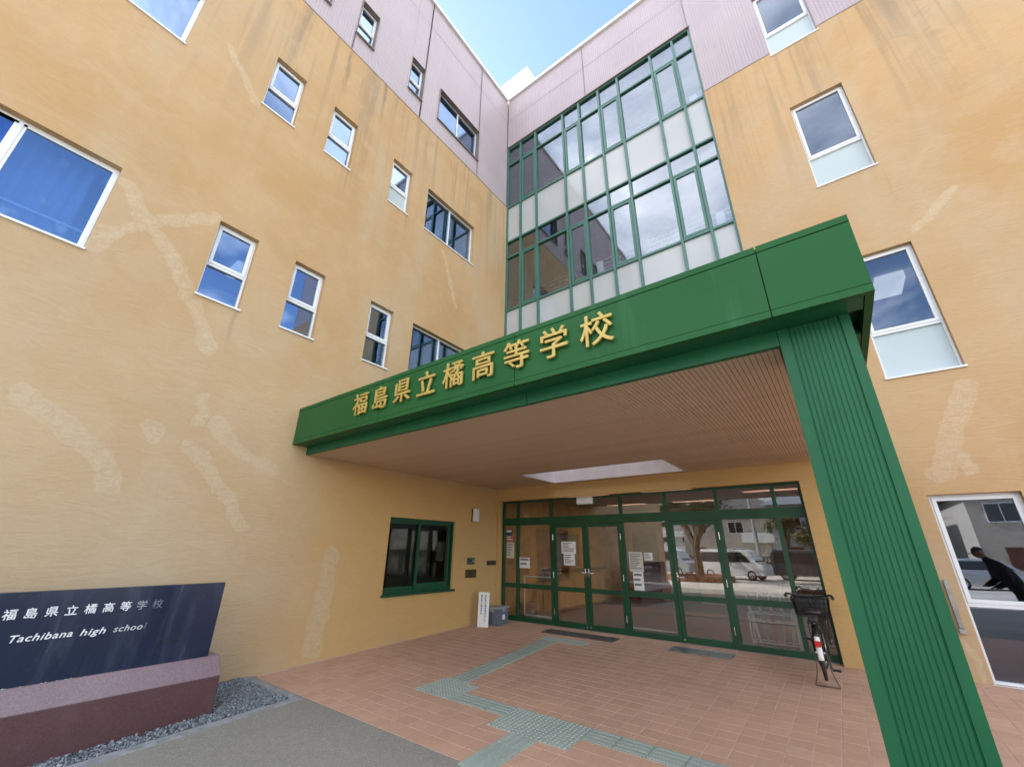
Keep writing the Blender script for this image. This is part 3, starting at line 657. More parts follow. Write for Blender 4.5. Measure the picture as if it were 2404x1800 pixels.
for i in (0, 1, 3, 5, 6):
    A, B = bays[i]
    boxobj('rail', (A, B, 0.0, d1-.006, 0.69, 0.785), M['green_dr'], screen, PD); boxobj('rail', (A, B, -0.002, d1, 0.0, 0.13), M['green_dr'], screen, PD)
    boxobj('pane', (A, B, 0.03, 0.036, 0.785, TB), M['glass_d'], screen, PD); boxobj('pane', (A, B, 0.03, 0.036, 0.13, 0.69), M['glass_d'], screen, PD)
def door(A, B, hinge):
    bm = bmesh.new(); s = 0.065; D = TB-0.006; z0 = 0.045; q0, q1 = 0.008, 0.055
    box(bm, A, A+s, q0, q1, z0, D, PD); box(bm, B-s, B, q0, q1, z0, D, PD); box(bm, A+s, B-s, q0, q1, z0, 0.14, PD); box(bm, A+s, B-s, q0, q1, 0.69, 0.775, PD); box(bm, A+s, B-s, q0, q1, D-0.065, D, PD)
    o = obj('door', bm, M['green_dr'], school)
    for C, E_ in ((0.14, 0.69), (0.775, D-0.065)): boxobj('pane', (A+s, B-s, 0.03, 0.036, C, E_), M['glass_d'], o, PD)
    bm = bmesh.new(); xh = B-0.035 if hinge == 'l' else A+0.035; sg = -1 if hinge == 'l' else 1
    tube(bm, [(xh, 0.066, 1.06), (xh, 0.02, 1.06), (xh+sg*0.135, 0.015, 1.06)], 0.011, 8)
    box(bm, xh-0.02, xh+0.02, 0.058, 0.0675, 0.98, 1.14); obj('handle', bm, M['steel'], o, True)
    bm = bmesh.new(); xg = A+0.004 if hinge == 'l' else B-0.004
    for z in (0.30, 1.0, 1.75): tube(bm, [(xg, 0.055, z-0.06), (xg, 0.055, z+0.06)], 0.009, 8)
    obj('hinge', bm, M['steel'], o)
    bm = bmesh.new(); tube(bm, [(xh, 0.066, 0.09), (xh, 0.045, 0.09)], 0.016, 10); obj('floor_bolt', bm, M['steel'], o)
    return o
A, B = bays[2]; mm = (A+B)/2; door(A+.003, mm-.003, 'l'); door(mm+.003, B-.003, 'r'); A, B = bays[4]; door(A+.003, B-.003, 'r')
boxobj('threshold', (0.14, 6.22, -0.02, 0.09, 0.015, 0.040), M['galv'], school, PD)
# guard rails inside the side lights
for A, B in (bays[1], bays[3]):
    bm = bmesh.new(); y = 0.17
    if A < 2: tube(bm, [(A+0.10, y, 0.16), (A+0.10, y, 0.93), (B, y, 0.93)], 0.018, 8); tube(bm, [(A+0.10, y, 0.16), (B, y, 0.16)], 0.018, 8)
    else: tube(bm, [(A, y, 0.93), (B-0.06, y, 0.93), (B-0.06, y, 0.16), (A, y, 0.16)], 0.018, 8)
    tag(obj('guard_rail', bm, M['white_pl']), 'white tubular guard rail behind the glass '+('left of' if A < 2 else 'right of')+' the double doors', 'rail')

# lobby
boxobj('lobby_floor', (-0.09, 13.9, 0.155, 6.5, -0.12, 0.03), M['in_floor'], school)
LAMPS = ((1.6, 1.5, 'nearest the glass on the left'), (3.6, 1.5, 'nearest the glass in the middle'), (1.6, 4.2, 'farthest in on the left, above the reception counter'), (3.6, 4.2, 'farthest in, in front of the display cabinet'), (5.6, 2.8, 'on the right, above the umbrella stand'))
bm = bmesh.new(); wall(bm, lambda u, d, z: (u, z, 2.78+d), -0.09, 13.9, 0.32, 6.5, [(x-0.6, x+0.6, y-0.16, y+0.16) for x, y, _ in LAMPS], 0.14); obj('lobby_ceiling', bm, M['lob_ceil'], school)
boxobj('lobby_wall', (-0.09, 6.9, 6.3, 6.45, 0.03, 2.78), M['wood'], school)
boxobj('lobby_wall', (6.75, 6.9, 0.33, 6.3, 0.03, 2.78), M['in_wall'], school)
bm = bmesh.new(); wall(bm, lambda u, d, z: (-0.02-d*0.4, u, z), 0.33, 6.3, 0.03, 2.78, [(2.4, 4.1, 1.05, 1.95)], 0.15); obj('lobby_wall', bm, M['wood'], school)
for x, y, lb in LAMPS:
    tag(boxobj('ceiling_lamp', (x-0.59, x+0.59, y-0.15, y+0.15, 2.90, 2.925), M['lamp_fill']), 'lobby ceiling lamp recessed out of view to brighten the interior, '+lb, 'lamp', 'recessed lamps in the lobby ceiling')
ct = thing('reception_counter', (0.3, 3.2, 0.03), 'brown wooden reception counter inside the lobby on the left', 'counter')
boxobj('body', (-0.25, 0.25, -1.3, 1.3, 0.0, 0.93), M['wood'], ct); boxobj('worktop', (-0.28, 0.32, -1.36, 1.36, 0.932, 0.985), M['wood_d'], ct, bev=0.008); boxobj('plinth', (0.252, 0.262, -1.3, 1.3, 0.0, 0.08), M['wood_d'], ct)
def inner_door(x, label):
    d = thing('inner_door', (x, 6.24, 0.03), label, 'door')
    boxobj('leaf', (-0.42, 0.42, -0.02, 0.025, 0.0, 2.0), M['wood_d'], d); boxobj('pane', (-0.2, 0.2, -0.026, -0.021, 1.1, 1.75), M['glass_in'], d); boxobj('handle', (0.33, 0.36, -0.06, -0.021, 0.9, 1.05), M['steel'], d)
inner_door(1.3, 'dark wooden door deep in the lobby, left of the pair'); inner_door(2.45, 'dark wooden door deep in the lobby, right of the pair')
bs = thing('display_cabinet', (4.3, 5.9, 0.03), 'tall wooden display cabinet with glass front at the back of the lobby', 'cabinet')
boxobj('body', (-0.7, 0.7, 0.0, 0.35, 0, 2.1), M['wood_d'], bs); boxobj('pane', (-0.6, 0.6, -0.014, -0.006, 0.9, 1.95), M['glass_in'], bs); boxobj('shelf', (-0.6, 0.6, -0.005, -0.001, 1.36, 1.40), M['paper_y'], bs)
us = thing('umbrella_stand', (5.42, 0.55, 0.03), 'white tubular umbrella stand behind the glass next to the bicycle', 'umbrella stand')
bm = bmesh.new()
for x in (-0.33, 0.33):
    for y in (-0.12, 0.12): tube(bm, [(x, y, 0), (x, y, 0.52)], 0.012, 8)
obj('leg', bm, M['white_pl'], us)
bm = bmesh.new()
for z in (0.10, 0.40, 0.52):
    tube(bm, [(-0.33, -0.12, z), (0.33, -0.12, z)], 0.010, 6); tube(bm, [(-0.33, 0.12, z), (0.33, 0.12, z)], 0.010, 6); tube(bm, [(-0.33, -0.12, z), (-0.33, 0.12, z)], 0.010, 6); tube(bm, [(0.33, -0.12, z), (0.33, 0.12, z)], 0.010, 6)
obj('rail', bm, M['white_pl'], us)
ucol = [('white', (0.72, 0.72, 0.72)), ('pale blue', (0.35, 0.45, 0.55)), ('pink', (0.55, 0.20, 0.28)), ('silver grey', (0.42, 0.42, 0.43)), ('cream', (0.62, 0.58, 0.48))]
for i, (cn, c) in enumerate(ucol):
    um = thing('umbrella', (5.20+i*0.11, 0.55, 0.04), 'folded '+cn+' umbrella leaning in the white umbrella stand', 'umbrella', 'umbrellas in the stand')
    tl = 0.05*(i-2); bm = bmesh.new(); tube(bm, [(0, 0, 0.02), (tl*.3, 0, 0.15), (tl*.8, 0, 0.5), (tl, 0, 0.62)], [0.006, 0.022, 0.034, 0.012], 10); obj('canopy', bm, plain('umbrella_cloth', c, 0.6), um, True)
    bm = bmesh.new(); tube(bm, [(tl, 0, 0.60), (tl*1.2, 0, 0.76), (tl*1.2+.02, 0, 0.80), (tl*1.2+.05, 0, 0.81), (tl*1.2+.075, 0, 0.79), (tl*1.2+.08, 0, 0.76)], 0.008, 8); obj('handle', bm, M['white_pl'], um, True)

# ------------------------------------------------------------------ entrance canopy
can = thing('entrance_canopy', (0, 0, 0), 'green metal entrance canopy with gold raised lettering, brown slatted underside and ribbed pier', 'canopy')
CX1, CY0, CZ0, CZ1 = 7.117, -5.256, 2.989, 3.584
js = [0.004, 2.18, 4.372, 6.574, CX1]
for a, b in zip(js[:-1], js[1:]):
    A, B = a+0.004, b-0.004; bm = bmesh.new(); y = CY0
    if b == CX1: B = CX1
    box(bm, A, B, y, y+0.045, 3.532, CZ1); box(bm, A, B, y+0.004, y+0.045, 3.046, 3.526); box(bm, A, B, y, y+0.045, CZ0, 3.040)
    obj('fascia_panel', bm, M['green'], can)
bm = bmesh.new(); box(bm, 0.004, CX1-0.02, CY0+0.02, CY0+0.06, CZ0+0.01, CZ1-0.012); obj('fascia_backing', bm, M['gap'], can)
yy = [CY0+0.047, -3.6, -1.9, -0.09]
for a, b in zip(yy[:-1], yy[1:]):
    bm = bmesh.new(); box(bm, CX1-0.045, CX1, a+0.003, b-0.003, 3.532, CZ1); box(bm, CX1-0.045, CX1-0.004, a+.003, b-.003, 3.046, 3.526); box(bm, CX1-0.045, CX1, a+.003, b-.003, CZ0, 3.040)
    obj('side_panel', bm, M['green'], can)
# underside lip, lower band
YS = -5.011
boxobj('underside_lip', (0.006, CX1-0.05, CY0+0.062, YS, 2.996, 3.03), M['green_pier'], can)
for a, b in ((0.006, 4.35), (4.358, 6.570)): boxobj('lower_band', (a, b, YS, YS+0.05, 2.872, 2.995), M['green_pier'], can)
boxobj('edge_soffit', (6.62, CX1-0.05, -4.6, -2.53, 2.996, 3.03), M['green_pier'], can); boxobj('edge_soffit', (6.62, CX1-0.05, -2.52, -0.09, 2.996, 3.03), M['green_pier'], can)
boxobj('lower_band', (6.575, 6.615, -4.60, -0.09, 2.872, 2.995), M['green_pier'], can)
# roof slab with the skylight opening
SX0, SX1, SY0, SY1 = 1.74, 4.58, -1.50, -0.215
def ring(name, x0, x1, y0, y1, z0, z1, mat):
    bm = bmesh.new(); wall(bm, lambda u, d, z: (u, z, z0+d), x0, x1, y0, y1, [(SX0, SX1, SY0, SY1)], z1-z0); obj(name, bm, mat, can)
ring('soffit_board', 0.006, 6.573, YS+0.052, -0.083, 2.888, 2.905, M['soffit_bk'])
ring('roof_deck', 0.006, CX1-0.05, CY0+0.065, -0.083, 3.10, 3.56, M['green'])
bm = bmesh.new(); t_ = 0.02
box(bm, SX0, SX0+t_, SY0, SY1, 2.875, 3.75); box(bm, SX1-t_, SX1, SY0, SY1, 2.875, 3.75); box(bm, SX0+t_, SX1-t_, SY0, SY0+t_, 2.875, 3.75); box(bm, SX0+t_, SX1-t_, SY1-t_, SY1, 2.875, 3.75)
obj('skylight_lining', bm, M['shaft'], can)
sl = {}
x = 0.028
while x < 6.56:
    parts = [(YS+0.053, -0.084)]
    if SX0-0.016 < x < SX1+0.016: parts = [(YS+0.053, SY0-0.002), (SY1+0.002, -0.084)]
    for a, b in parts:
        k = round(b-a, 3)
        if k not in sl:
            bm = bmesh.new(); box(bm, -0.0180, 0.0180, 0, b-a, 0, 0.014); sl[k] = done(bm, 'slat')
        link('slat', sl[k], M['soffit'], can, (x, a, 2.873))
    x += 0.0402
# pier
bm = bmesh.new(); prof = [(6.574, YS), (6.640, YS)]
n = 10; g0, g1 = 6.648, 6.932; pw = (g1-g0)/n
prof += [(6.644, YS+0.0115), (g0, YS+0.0115)]
for i in range(n):
    u = g0+i*pw
    prof += [(u+pw*0.10, YS+0.007), (u+pw*0.78, YS+0.007), (u+pw*0.88, YS+0.0115), (u+pw, YS+0.0115)]
prof += [(6.936, YS), (6.990, YS), (6.990, YS+0.40), (6.574, YS+0.40)]
prism(bm, prof, lambda p, t_: (p[0], p[1], -0.3 if t_ == 0 else 2.994)); obj('pier', bm, M['green_pier'], can)
def text_mesh(s, size, extr, bold=0.0, shear=0.0, space=1.0):
    c = bpy.data.curves.new('letter', 'FONT'); c.body = s; c.size = size; c.extrude = extr; c.bevel_depth = bold; c.bevel_resolution = 1 if bold > 0.003 else 0; c.shear = shear; c.space_character = space
    c.align_x = 'CENTER'; c.align_y = 'CENTER'; c.resolution_u = 3
    o = bpy.data.objects.new('letter', c); col.objects.link(o); dg = bpy.context.evaluated_depsgraph_get()
    me = bpy.data.meshes.new_from_object(o.evaluated_get(dg)); bpy.data.objects.remove(o); bpy.data.curves.remove(c)
    if me.vertices:                                     # centre on the glyph box
        xs = [v.co.x for v in me.vertices]; ys_ = [v.co.y for v in me.vertices]; cx, cy = (min(xs)+max(xs))/2, (min(ys_)+max(ys_))/2
        for v in me.vertices: v.co.x -= cx; v.co.y -= cy
    me.name = 'letter'; me.materials.clear(); return me
KAN = '福島県立橘高等学校'
for i, ch in enumerate(KAN):
    link('letter', text_mesh(ch, 0.332, 0.009, 0.0035), M['gold'], can, (1.783+i*0.4388, CY0-0.026, 3.308), (rad(90), 0, 0))
bm = bmesh.new()                                        # short studs that hold the letters off the fascia
for i in range(9):
    for dx, dz in ((-0.07, 0.05), (0.07, -0.05)): tube(bm, [(1.783+i*0.4388+dx, CY0-0.028, 3.308+dz), (1.783+i*0.4388+dx, CY0+0.006, 3.308+dz)], 0.004, 6)
obj('letter_stud', bm, M['gap'], can)

# ------------------------------------------------------------------ kerb, gravel bed and stone sign
kz = lambda y: -0.0975+0.0342*(y+5.134)
def kerb(name, pts, label=None):
    bm = bmesh.new(); (x0, y0), (x1, y1) = pts; v = []
    for z in (-0.35, None):
        for x, y in ((x0, y0), (x1, y0), (x1, y1), (x0, y1)): v.append(bm.verts.new((x, y, z if z else max(kz(y), -0.24)+0.012)))
    for f in ((3, 2, 1, 0), (4, 5, 6, 7), (0, 1, 5, 4), (1, 2, 6, 5), (2, 3, 7, 6), (3, 0, 4, 7)): bm.faces.new([v[i] for i in f])
    return obj(name, bm, M['kerb'])
ks = kerb('kerb', ((0.004, -5.275), (1.36, -5.168))); tag(ks, kind='structure')
y = -5.277
while y > -13:
    s = kerb('kerb_stone', ((1.258, y-0.594), (1.36, y))); s.parent = ks; y -= 0.6
bm = bmesh.new(); v = [bm.verts.new(p) for p in ((0.004, -5.28, kz(-5.28)+.006), (1.255, -5.28, kz(-5.28)+.006), (1.255, -9.5, kz(-9.5)+.006), (0.004, -9.5, kz(-9.5)+.006))]; bm.faces.new(v)
tag(obj('gravel_bed_floor', bm, M['soil']), kind='structure')
bm = bmesh.new()
def stone(x, y, z, r):
    q = [Vector((random.gauss(0, 1), random.gauss(0, 1), random.gauss(0, 1))).normalized() for _ in range(1)][0]
    a = q.orthogonal().normalized(); b = q.cross(a); s = [random.uniform(0.6, 1.25)*r for _ in range(6)]
    vs = [bm.verts.new(Vector((x, y, z))+d*k) for d, k in zip((q, -q, a, -a, b, -b), s)]
    for i, j, k in ((0, 2, 4), (0, 4, 3), (0, 3, 5), (0, 5, 2), (1, 4, 2), (1, 3, 4), (1, 5, 3), (1, 2, 5)): bm.faces.new([vs[i], vs[j], vs[k]])
for _ in range(22000):
    y = -5.285-random.random()**1.5*4.0; x = random.uniform(0.01, 1.25)
    if 0.50 < x < 0.96 and y < -6.05: continue
    r = random.choice((0.007, 0.009, 0.011, 0.013, 0.015)); stone(x, y, kz(y)+0.004+random.uniform(0.0, 0.020), r)
tag(obj('gravel', bm, M['gravel']), 'dark grey and white gravel around the stone sign', 'gravel', kind='stuff')

sg = thing('stone_sign', (0.75, -7.3, -0.16), 'low school name sign, navy stone slab on a maroon granite plinth beside the wall', 'sign')
def loc(o): o.matrix_parent_inverse = Matrix.Translation(-Vector((0.75, -7.3, -0.16))); return o
bm = bmesh.new(); prof = [(0.50, -0.30), (1.022, -0.30), (1.022, 0.225), (0.895, 0.395), (0.50, 0.395)]
prism(bm, prof, lambda p, t_: (p[0], -5.95 if t_ else -9.3, p[1])); bm.faces.ensure_lookup_table()
o = loc(obj('plinth', bm, M['maroon'], sg)); o.data.materials.append(M['maroon_top'])
for p in o.data.polygons:
    if p.normal.z > 0.3: p.material_index = 1
bv = o.modifiers.new('bevel', 'BEVEL'); bv.width = 0.008; bv.segments = 2
bm = bmesh.new(); box(bm, 0.815, 0.880, -9.15, -6.06, 0.395, 1.112); slab = loc(obj('slab', bm, M['navy'], sg)); bv = slab.modifiers.new('bevel', 'BEVEL'); bv.width = 0.004; bv.segments = 2
rotL = (rad(90), 0, rad(90))
def on_slab(name, me, mat, y, z):
    o = link(name, me, mat, slab, (0.8815, y, z), rotL); return o
wear = ['paint_w']*6+['paint_w', 'paint_w2', 'paint_w3']
for i, ch in enumerate(KAN): on_slab('letter', text_mesh(ch, 0.086, 0.0006, 0.0011), M[wear[i]], -7.655+i*0.1262, 0.943)
for w_, mt, y0, y1 in (('Tachibana', 'paint_w', -7.60, -7.215), ('high', 'paint_w', -7.165, -6.99), ('schoo', 'paint_wm', -6.935, -6.715), ('l', 'paint_w3', -6.705, -6.685)):
    me = text_mesh(w_, 0.076, 0.0006, 0.0010, 0.22, 1.1); on_slab('letter', me, M[mt], (y0+y1)/2, 0.754 if w_ in ('Tachibana', 'l') else (0.742 if w_ == 'high' else 0.752))
    wd = max(v.co.x for v in me.vertices)-min(v.co.x for v in me.vertices); s = (y1-y0)/wd
    for v in me.vertices: v.co.x *= s
on_slab('letter', text_mesh('入口', 0.085, 0.0006, 0.0009), M['paint_k'], -6.50, 0.60)
bm = bmesh.new(); v = [bm.verts.new(p) for p in ((0.8825, -6.40, 0.605), (0.8825, -6.36, 0.63), (0.8825, -6.36, 0.58))]; bm.faces.new(v); loc(obj('arrow', bm, M['paint_k'], sg))
bm = bmesh.new()
for _ in range(26):                                    # lime bloom along the joint under the slab
    y = random.choice((-7.05, -7.15, -7.3, -7.42, -7.5, -7.75))+random.gauss(0, 0.05); stone(0.883+random.random()*0.008, y, 0.394, random.uniform(0.003, 0.007))
loc(obj('lime_bloom', bm, M['flake'], sg))

# ------------------------------------------------------------------ small things in the porch
def at(o, p): o.location = p; return o
wl_ = thing('wall_lamp', (0.0, -0.90, 2.06), 'white box wall lamp on the ochre wall above the small plaques', 'lamp')
boxobj('back_plate', (0.001, 0.02, -0.085, 0.085, 0, 0.29), M['plate_bk'], wl_); boxobj('shade', (0.02, 0.10, -0.075, 0.075, 0.005, 0.285), M['white_pl'], wl_, bev=0.01)
def plaque(y0, y1, z0, z1, mat, label, marks):
    p = thing('wall_plaque', (0, (y0+y1)/2, z0), label, 'plaque'); hy = (y1-y0)/2; h = z1-z0
    boxobj('plate', (0.001, 0.022, -hy, hy, 0, h), mat, p, bev=0.003)
    for a, b, c, d, m_ in marks: boxobj('marking', (0.0225, 0.0245, a*hy, b*hy, c*h, d*h), m_, p)
plaque(-1.075, -0.84, 1.18, 1.31, M['plate_gr'], 'small dark grey square intercom plate, uppermost beside the office window', [(0.35, 0.8, 0.3, 0.75, M['galv']), (-0.7, 0.1, 0.2, 0.28, M['ink'])])
plaque(-1.11, -0.77, 0.915, 1.075, M['bronze'], 'bronze coloured plaque below the grey intercom plate', [(-0.7, 0.7, 0.62, 0.68, M['plate_bk']), (-0.7, 0.7, 0.42, 0.48, M['plate_bk']), (-0.7, 0.2, 0.22, 0.28, M['plate_bk'])])
plaque(-0.40, -0.09, 1.15, 1.245, M['plate_bk'], 'narrow black plaque between the bronze plaque and the glass entrance', [(-0.75, 0.75, 0.42, 0.58, M['bronze'])])
bm = bmesh.new(); nb = thing('notice_board', (0.36, -0.90, zfl(-0.9)), 'white upright notice board with two columns of blue writing leaning by the entrance', 'sign board')
nb.rotation_euler = (rad(-4), 0, rad(24))
boxobj('board', (-0.115, 0.115, 0.0, 0.025, 0.0, 0.64), M['white_pl'], nb, bev=0.003)
for cx_, n_, z1_ in ((0.04, 11, 0.57), (-0.045, 8, 0.57)):
    for i, ch in enumerate('福島県立橘高等学校入口'[:n_]):
        link('letter', text_mesh(ch, 0.040, 0.0003, 0.0008), M['ink_b'], nb, (cx_, -0.0012, z1_-i*0.046), (rad(90), 0, 0))
cr = thing('plastic_crate', (0.40, -0.46, zfl(-0.5)), 'grey blue plastic lidded storage crate between the notice board and the glass', 'crate')
cr.rotation_euler = (0, 0, rad(4))
bm = bmesh.new()
prism(bm, [(-0.15, -0.2), (0.15, -0.2), (0.15, 0.2), (-0.15, 0.2)], lambda p, t_: (p[0]*(0.92 if t_ == 0 else 1), p[1]*(0.92 if t_ == 0 else 1), 0 if t_ == 0 else 0.30)); obj('tub', bm, M['grey_pl'], cr)
bm = bmesh.new()
for i in range(5):
    y = -0.15+i*0.075; box(bm, 0.138, 0.156, y-0.006, y+0.006, 0.03, 0.27)
    x = -0.12+i*0.06; box(bm, x-0.005, x+0.005, -0.206, -0.186, 0.03, 0.27)
obj('rib', bm, M['grey_pl'], cr)
bm = bmesh.new(); box(bm, -0.165, 0.165, -0.215, 0.215, 0.301, 0.335); bevel_all(bm, 0.01); obj('lid', bm, M['grey_pl2'], cr)
bm = bmesh.new(); box(bm, 0.155, 0.172, -0.06, 0.06, 0.25, 0.31); box(bm, -0.05, 0.05, -0.222, -0.205, 0.25, 0.31); obj('latch', bm, M['grey_pl2'], cr)
boxobj('emblem', (0.1505, 0.1565, -0.045, 0.045, 0.10, 0.19), M['paper'], cr)
# mats
def mat_grid(x0, x1, y0, y1, label, m_, m2):
    o = thing('floor_grate', ((x0+x1)/2, (y0+y1)/2, zfl((y0+y1)/2)+0.002), label, 'grate'); o.rotation_euler = (TILT, 0, 0); hx, hy = (x1-x0)/2, (y1-y0)/2
    boxobj('tray', (-hx, hx, -hy, hy, -0.001, 0.003), m2, o)
    bm = bmesh.new(); n_ = int(2*hx/0.03)
    for i in range(n_+1): x = -hx+0.01+i*(2*hx-0.02)/n_; box(bm, x-0.005, x+0.005, -hy+.014, hy-.014, 0.0035, 0.009)
    obj('bar', bm, m_, o)
    bm = bmesh.new(); box(bm, -hx, hx, -hy, -hy+.013, 0.0035, 0.010); box(bm, -hx, hx, hy-.013, hy, 0.0035, 0.010); obj('rim', bm, m_, o)
mat_grid(1.59, 3.06, -0.615, -0.265, 'dark grey foot grate in front of the double doors', plain('grate_dark', (0.17, 0.16, 0.145), 0.5, 0.4), M['gap'])
mat_grid(4.02, 4.935, -0.63, -0.26, 'pale steel foot grate in front of the single door', plain('grate_pale', (0.36, 0.39, 0.39), 0.35, 0.7), M['plate_gr'])
tag(boxobj('door_sensor', (2.18, 2.545, -0.03, 0.058, 2.41, 2.555), M['white_pl'], None, bev=0.008), 'white sensor box above the double doors', 'sensor')
# papers on the glass
def paper(x0, x1, z0, z1, m_, label, lines=6, ink='ink', y=0.0895):
    p = thing('paper_notice', ((x0+x1)/2, y, z0), label, 'notice'); hx = (x1-x0)/2; h = z1-z0
    boxobj('sheet', (-hx, hx, -0.0012, 0, 0, h), m_, p)
    for i in range(lines):
        zz = h*(0.9-0.8*i/max(1, lines)); e = random.uniform(0.4, 0.85)
        boxobj('text_line', (-hx*0.85, -hx*0.85+2*hx*e, -0.0022, -0.0014, zz-h*0.35/lines, zz), M[ink], p)
paper(1.70, 2.05, 1.42, 1.66, M['paper'], 'white notice sheet taped high on the left leaf of the double doors', 7, y=0.0885)
paper(1.75, 2.02, 1.19, 1.418, M['paper'], 'white notice sheet taped below another on the left leaf of the double doors', 5, y=0.0885)
paper(0.575, 0.86, 1.10, 1.32, M['paper'], 'small square white notice on the glass left of the double doors', 2)
paper(3.215, 3.49, 1.12, 1.47, M['paper_y'], 'cream notice with pictograms on the glass right of the double doors', 9)
paper(3.27, 3.47, 0.80, 1.118, M['paper'], 'long pale sheet hanging below the cream notice', 3)
paper(3.525, 3.685, 1.325, 1.46, M['paper'], 'small white card beside the cream notice', 4, 'ink_b')
paper(0.20, 0.42, 1.30, 1.64, M['paper_y'], 'cream vertical notice on the narrow glass at the far left of the entrance', 5)
paper(0.17, 0.36, 1.80, 1.93, M['sticker'], 'dark navy square sticker at the top of the narrow left glass', 1, 'paper')
paper(0.19, 0.43, 1.67, 1.78, M['sticker_r'], 'reddish round looking sticker under the navy sticker', 2, 'paper')
# slim steel post bracket on the wall right of the pier
br = thing('wall_bracket', (7.60, 0.028, 0.56), 'slim weathered steel bracket fixed to the wall right of the green pier', 'bracket')
boxobj('bar', (-0.022, 0.022, -0.05, -0.012, 0.06, 0.62), M['galv'], br, bev=0.004); boxobj('foot', (-0.035, 0.035, -0.075, -0.001, 0, 0.055), M['galv'], br, bev=0.004); boxobj('fixing', (-0.015, 0.015, -0.011, -0.001, 0.45, 0.50), M['galv'], br)

# ------------------------------------------------------------------ bicycle (pushed nose-first against the glass)
bk = thing('bicycle', (6.11, -1.20, zfl(-1.20)), 'black city bicycle with front basket and white tail mudguard parked nose to the glass', 'bicycle')
bk.rotation_euler = (0, 0, rad(3))
RW = 0.292; zr = RW+0.055; zf = RW+0.006; yf = 0.86
def wheel(y, z, yaw):
    hub = bpy.data.objects.new('wheel', None)
    bm = bmesh.new(); torus(bm, (0, 0, 0), (1, 0, 0), RW-0.018, 0.018, 36, 8); w_ = obj('wheel', bm, M['rubber'], bk, True, (0, y, z), (0, 0, yaw)); w_['label'] = 'black rubber tyre wheel with thin steel spokes'
    bpy.data.objects.remove(hub)
    bm = bmesh.new(); torus(bm, (0, 0, 0), (1, 0, 0), RW-0.042, 0.009, 36, 6); obj('rim', bm, M['steel'], w_, True)
    bm = bmesh.new()
    for i in range(24):
        a = i*math.pi/12; tube(bm, [(0.02*(1 if i % 2 else -1), 0.02*math.cos(a), 0.02*math.sin(a)), (0, (RW-0.045)*math.cos(a+.12), (RW-0.045)*math.sin(a+.12))], 0.0013, 4, False)
    tube(bm, [(-0.05, 0, 0), (0.05, 0, 0)], 0.016, 10); obj('spokes', bm, M['steel'], w_)
wheel(0, zr, 0); wheel(yf, zf, rad(-12))
bm = bmesh.new(); bb = Vector((0, 0.38, 0.27)); st_ = Vector((0, 0.30, 0.62)); hd0 = Vector((0, 0.72, 0.55)); hd1 = Vector((0, 0.665, 0.76)); rh_ = Vector((0, 0, zr)); fh = Vector((0, yf, zf))
tube(bm, [hd0, (0, 0.60, 0.36), bb], 0.019, 8); tube(bm, [hd0+Vector((0, -.01, .06)), (0, 0.55, 0.45), (0, 0.355, 0.40)], 0.016, 8); tube(bm, [bb, st_], 0.016, 8); tube(bm, [hd0, hd1], 0.02, 8)
for s in (-1, 1):
    tube(bm, [(s*0.045, 0, zr), (s*0.03, 0.36, 0.27)], 0.009, 6); tube(bm, [(s*0.045, 0, zr), (s*0.015, 0.30, 0.56)], 0.008, 6)
    tube(bm, [(s*0.03, 0.735, 0.58), (s*0.048, yf, zf)], 0.011, 6)
tube(bm, [(-0.03, 0.735, 0.585), (0.03, 0.735, 0.585)], 0.014, 6)
obj('frame', bm, M['black'], bk, True)
bm = bmesh.new(); tube(bm, [hd1, (0, 0.64, 0.92)], 0.012, 8); tube(bm, [(0.27, 0.44, 0.93), (0.25, 0.56, 0.955), (0.14, 0.63, 0.93), (0, 0.64, 0.92), (-0.14, 0.63, 0.93), (-0.25, 0.56, 0.955), (-0.27, 0.44, 0.93)], 0.011, 8); obj('handlebar', bm, M['black'], bk, True)
for s in (-1, 1):
    bm = bmesh.new(); tube(bm, [(s*0.271, 0.435, 0.929), (s*0.258, 0.52, 0.948)], 0.018, 8); obj('grip', bm, M['black'], bk, True)
    bm = bmesh.new(); tube(bm, [(s*0.22, 0.60, 0.945), (s*0.25, 0.55, 0.915), (s*0.275, 0.46, 0.900)], 0.006, 6); obj('brake_lever', bm, M['steel'], bk)
bm = bmesh.new(); tube(bm, [st_, (0, 0.285, 0.72)], 0.013, 8); obj('seat_post', bm, M['steel'], bk)
bm = bmesh.new()
sp_ = [(0.16, 0.095, 0.775), (0.20, 0.115, 0.785), (0.27, 0.10, 0.785), (0.33, 0.06, 0.78), (0.40, 0.03, 0.775), (0.44, 0.018, 0.765)]
ring_ = []
for y, hw, z in sp_: ring_.append([bm.verts.new((hw*math.cos(a), y, z+(0.022 if math.sin(a) > 0 else 0.05)*math.sin(a))) for a in [k*math.pi/5 for k in range(10)]])
for i in range(len(ring_)-1):
    for k in range(10): bm.faces.new([ring_[i][k], ring_[i][(k+1) % 10], ring_[i+1][(k+1) % 10], ring_[i+1][k]])
bm.faces.new(ring_[0]); bm.faces.new(ring_[-1]); obj('saddle', bm, M['black'], bk, True)
def guard(c, r, a0, a1, w_, mat, name):
    bm = bmesh.new(); n_ = 16; rows = []
    for i in range(n_+1):
        a = a0+(a1-a0)*i/n_; rows.append([bm.verts.new((dx, c[0]+rr_*math.cos(a), c[1]+rr_*math.sin(a))) for dx, rr_ in ((-w_, r-0.012), (-w_*0.6, r), (w_*0.6, r), (w_, r-0.012))])
    for i in range(n_):
        for k in range(3): bm.faces.new([rows[i][k], rows[i][k+1], rows[i+1][k+1], rows[i+1][k]])
    o = obj(name, bm, mat, bk, True); s = o.modifiers.new('solid', 'SOLIDIFY'); s.thickness = 0.003; return o
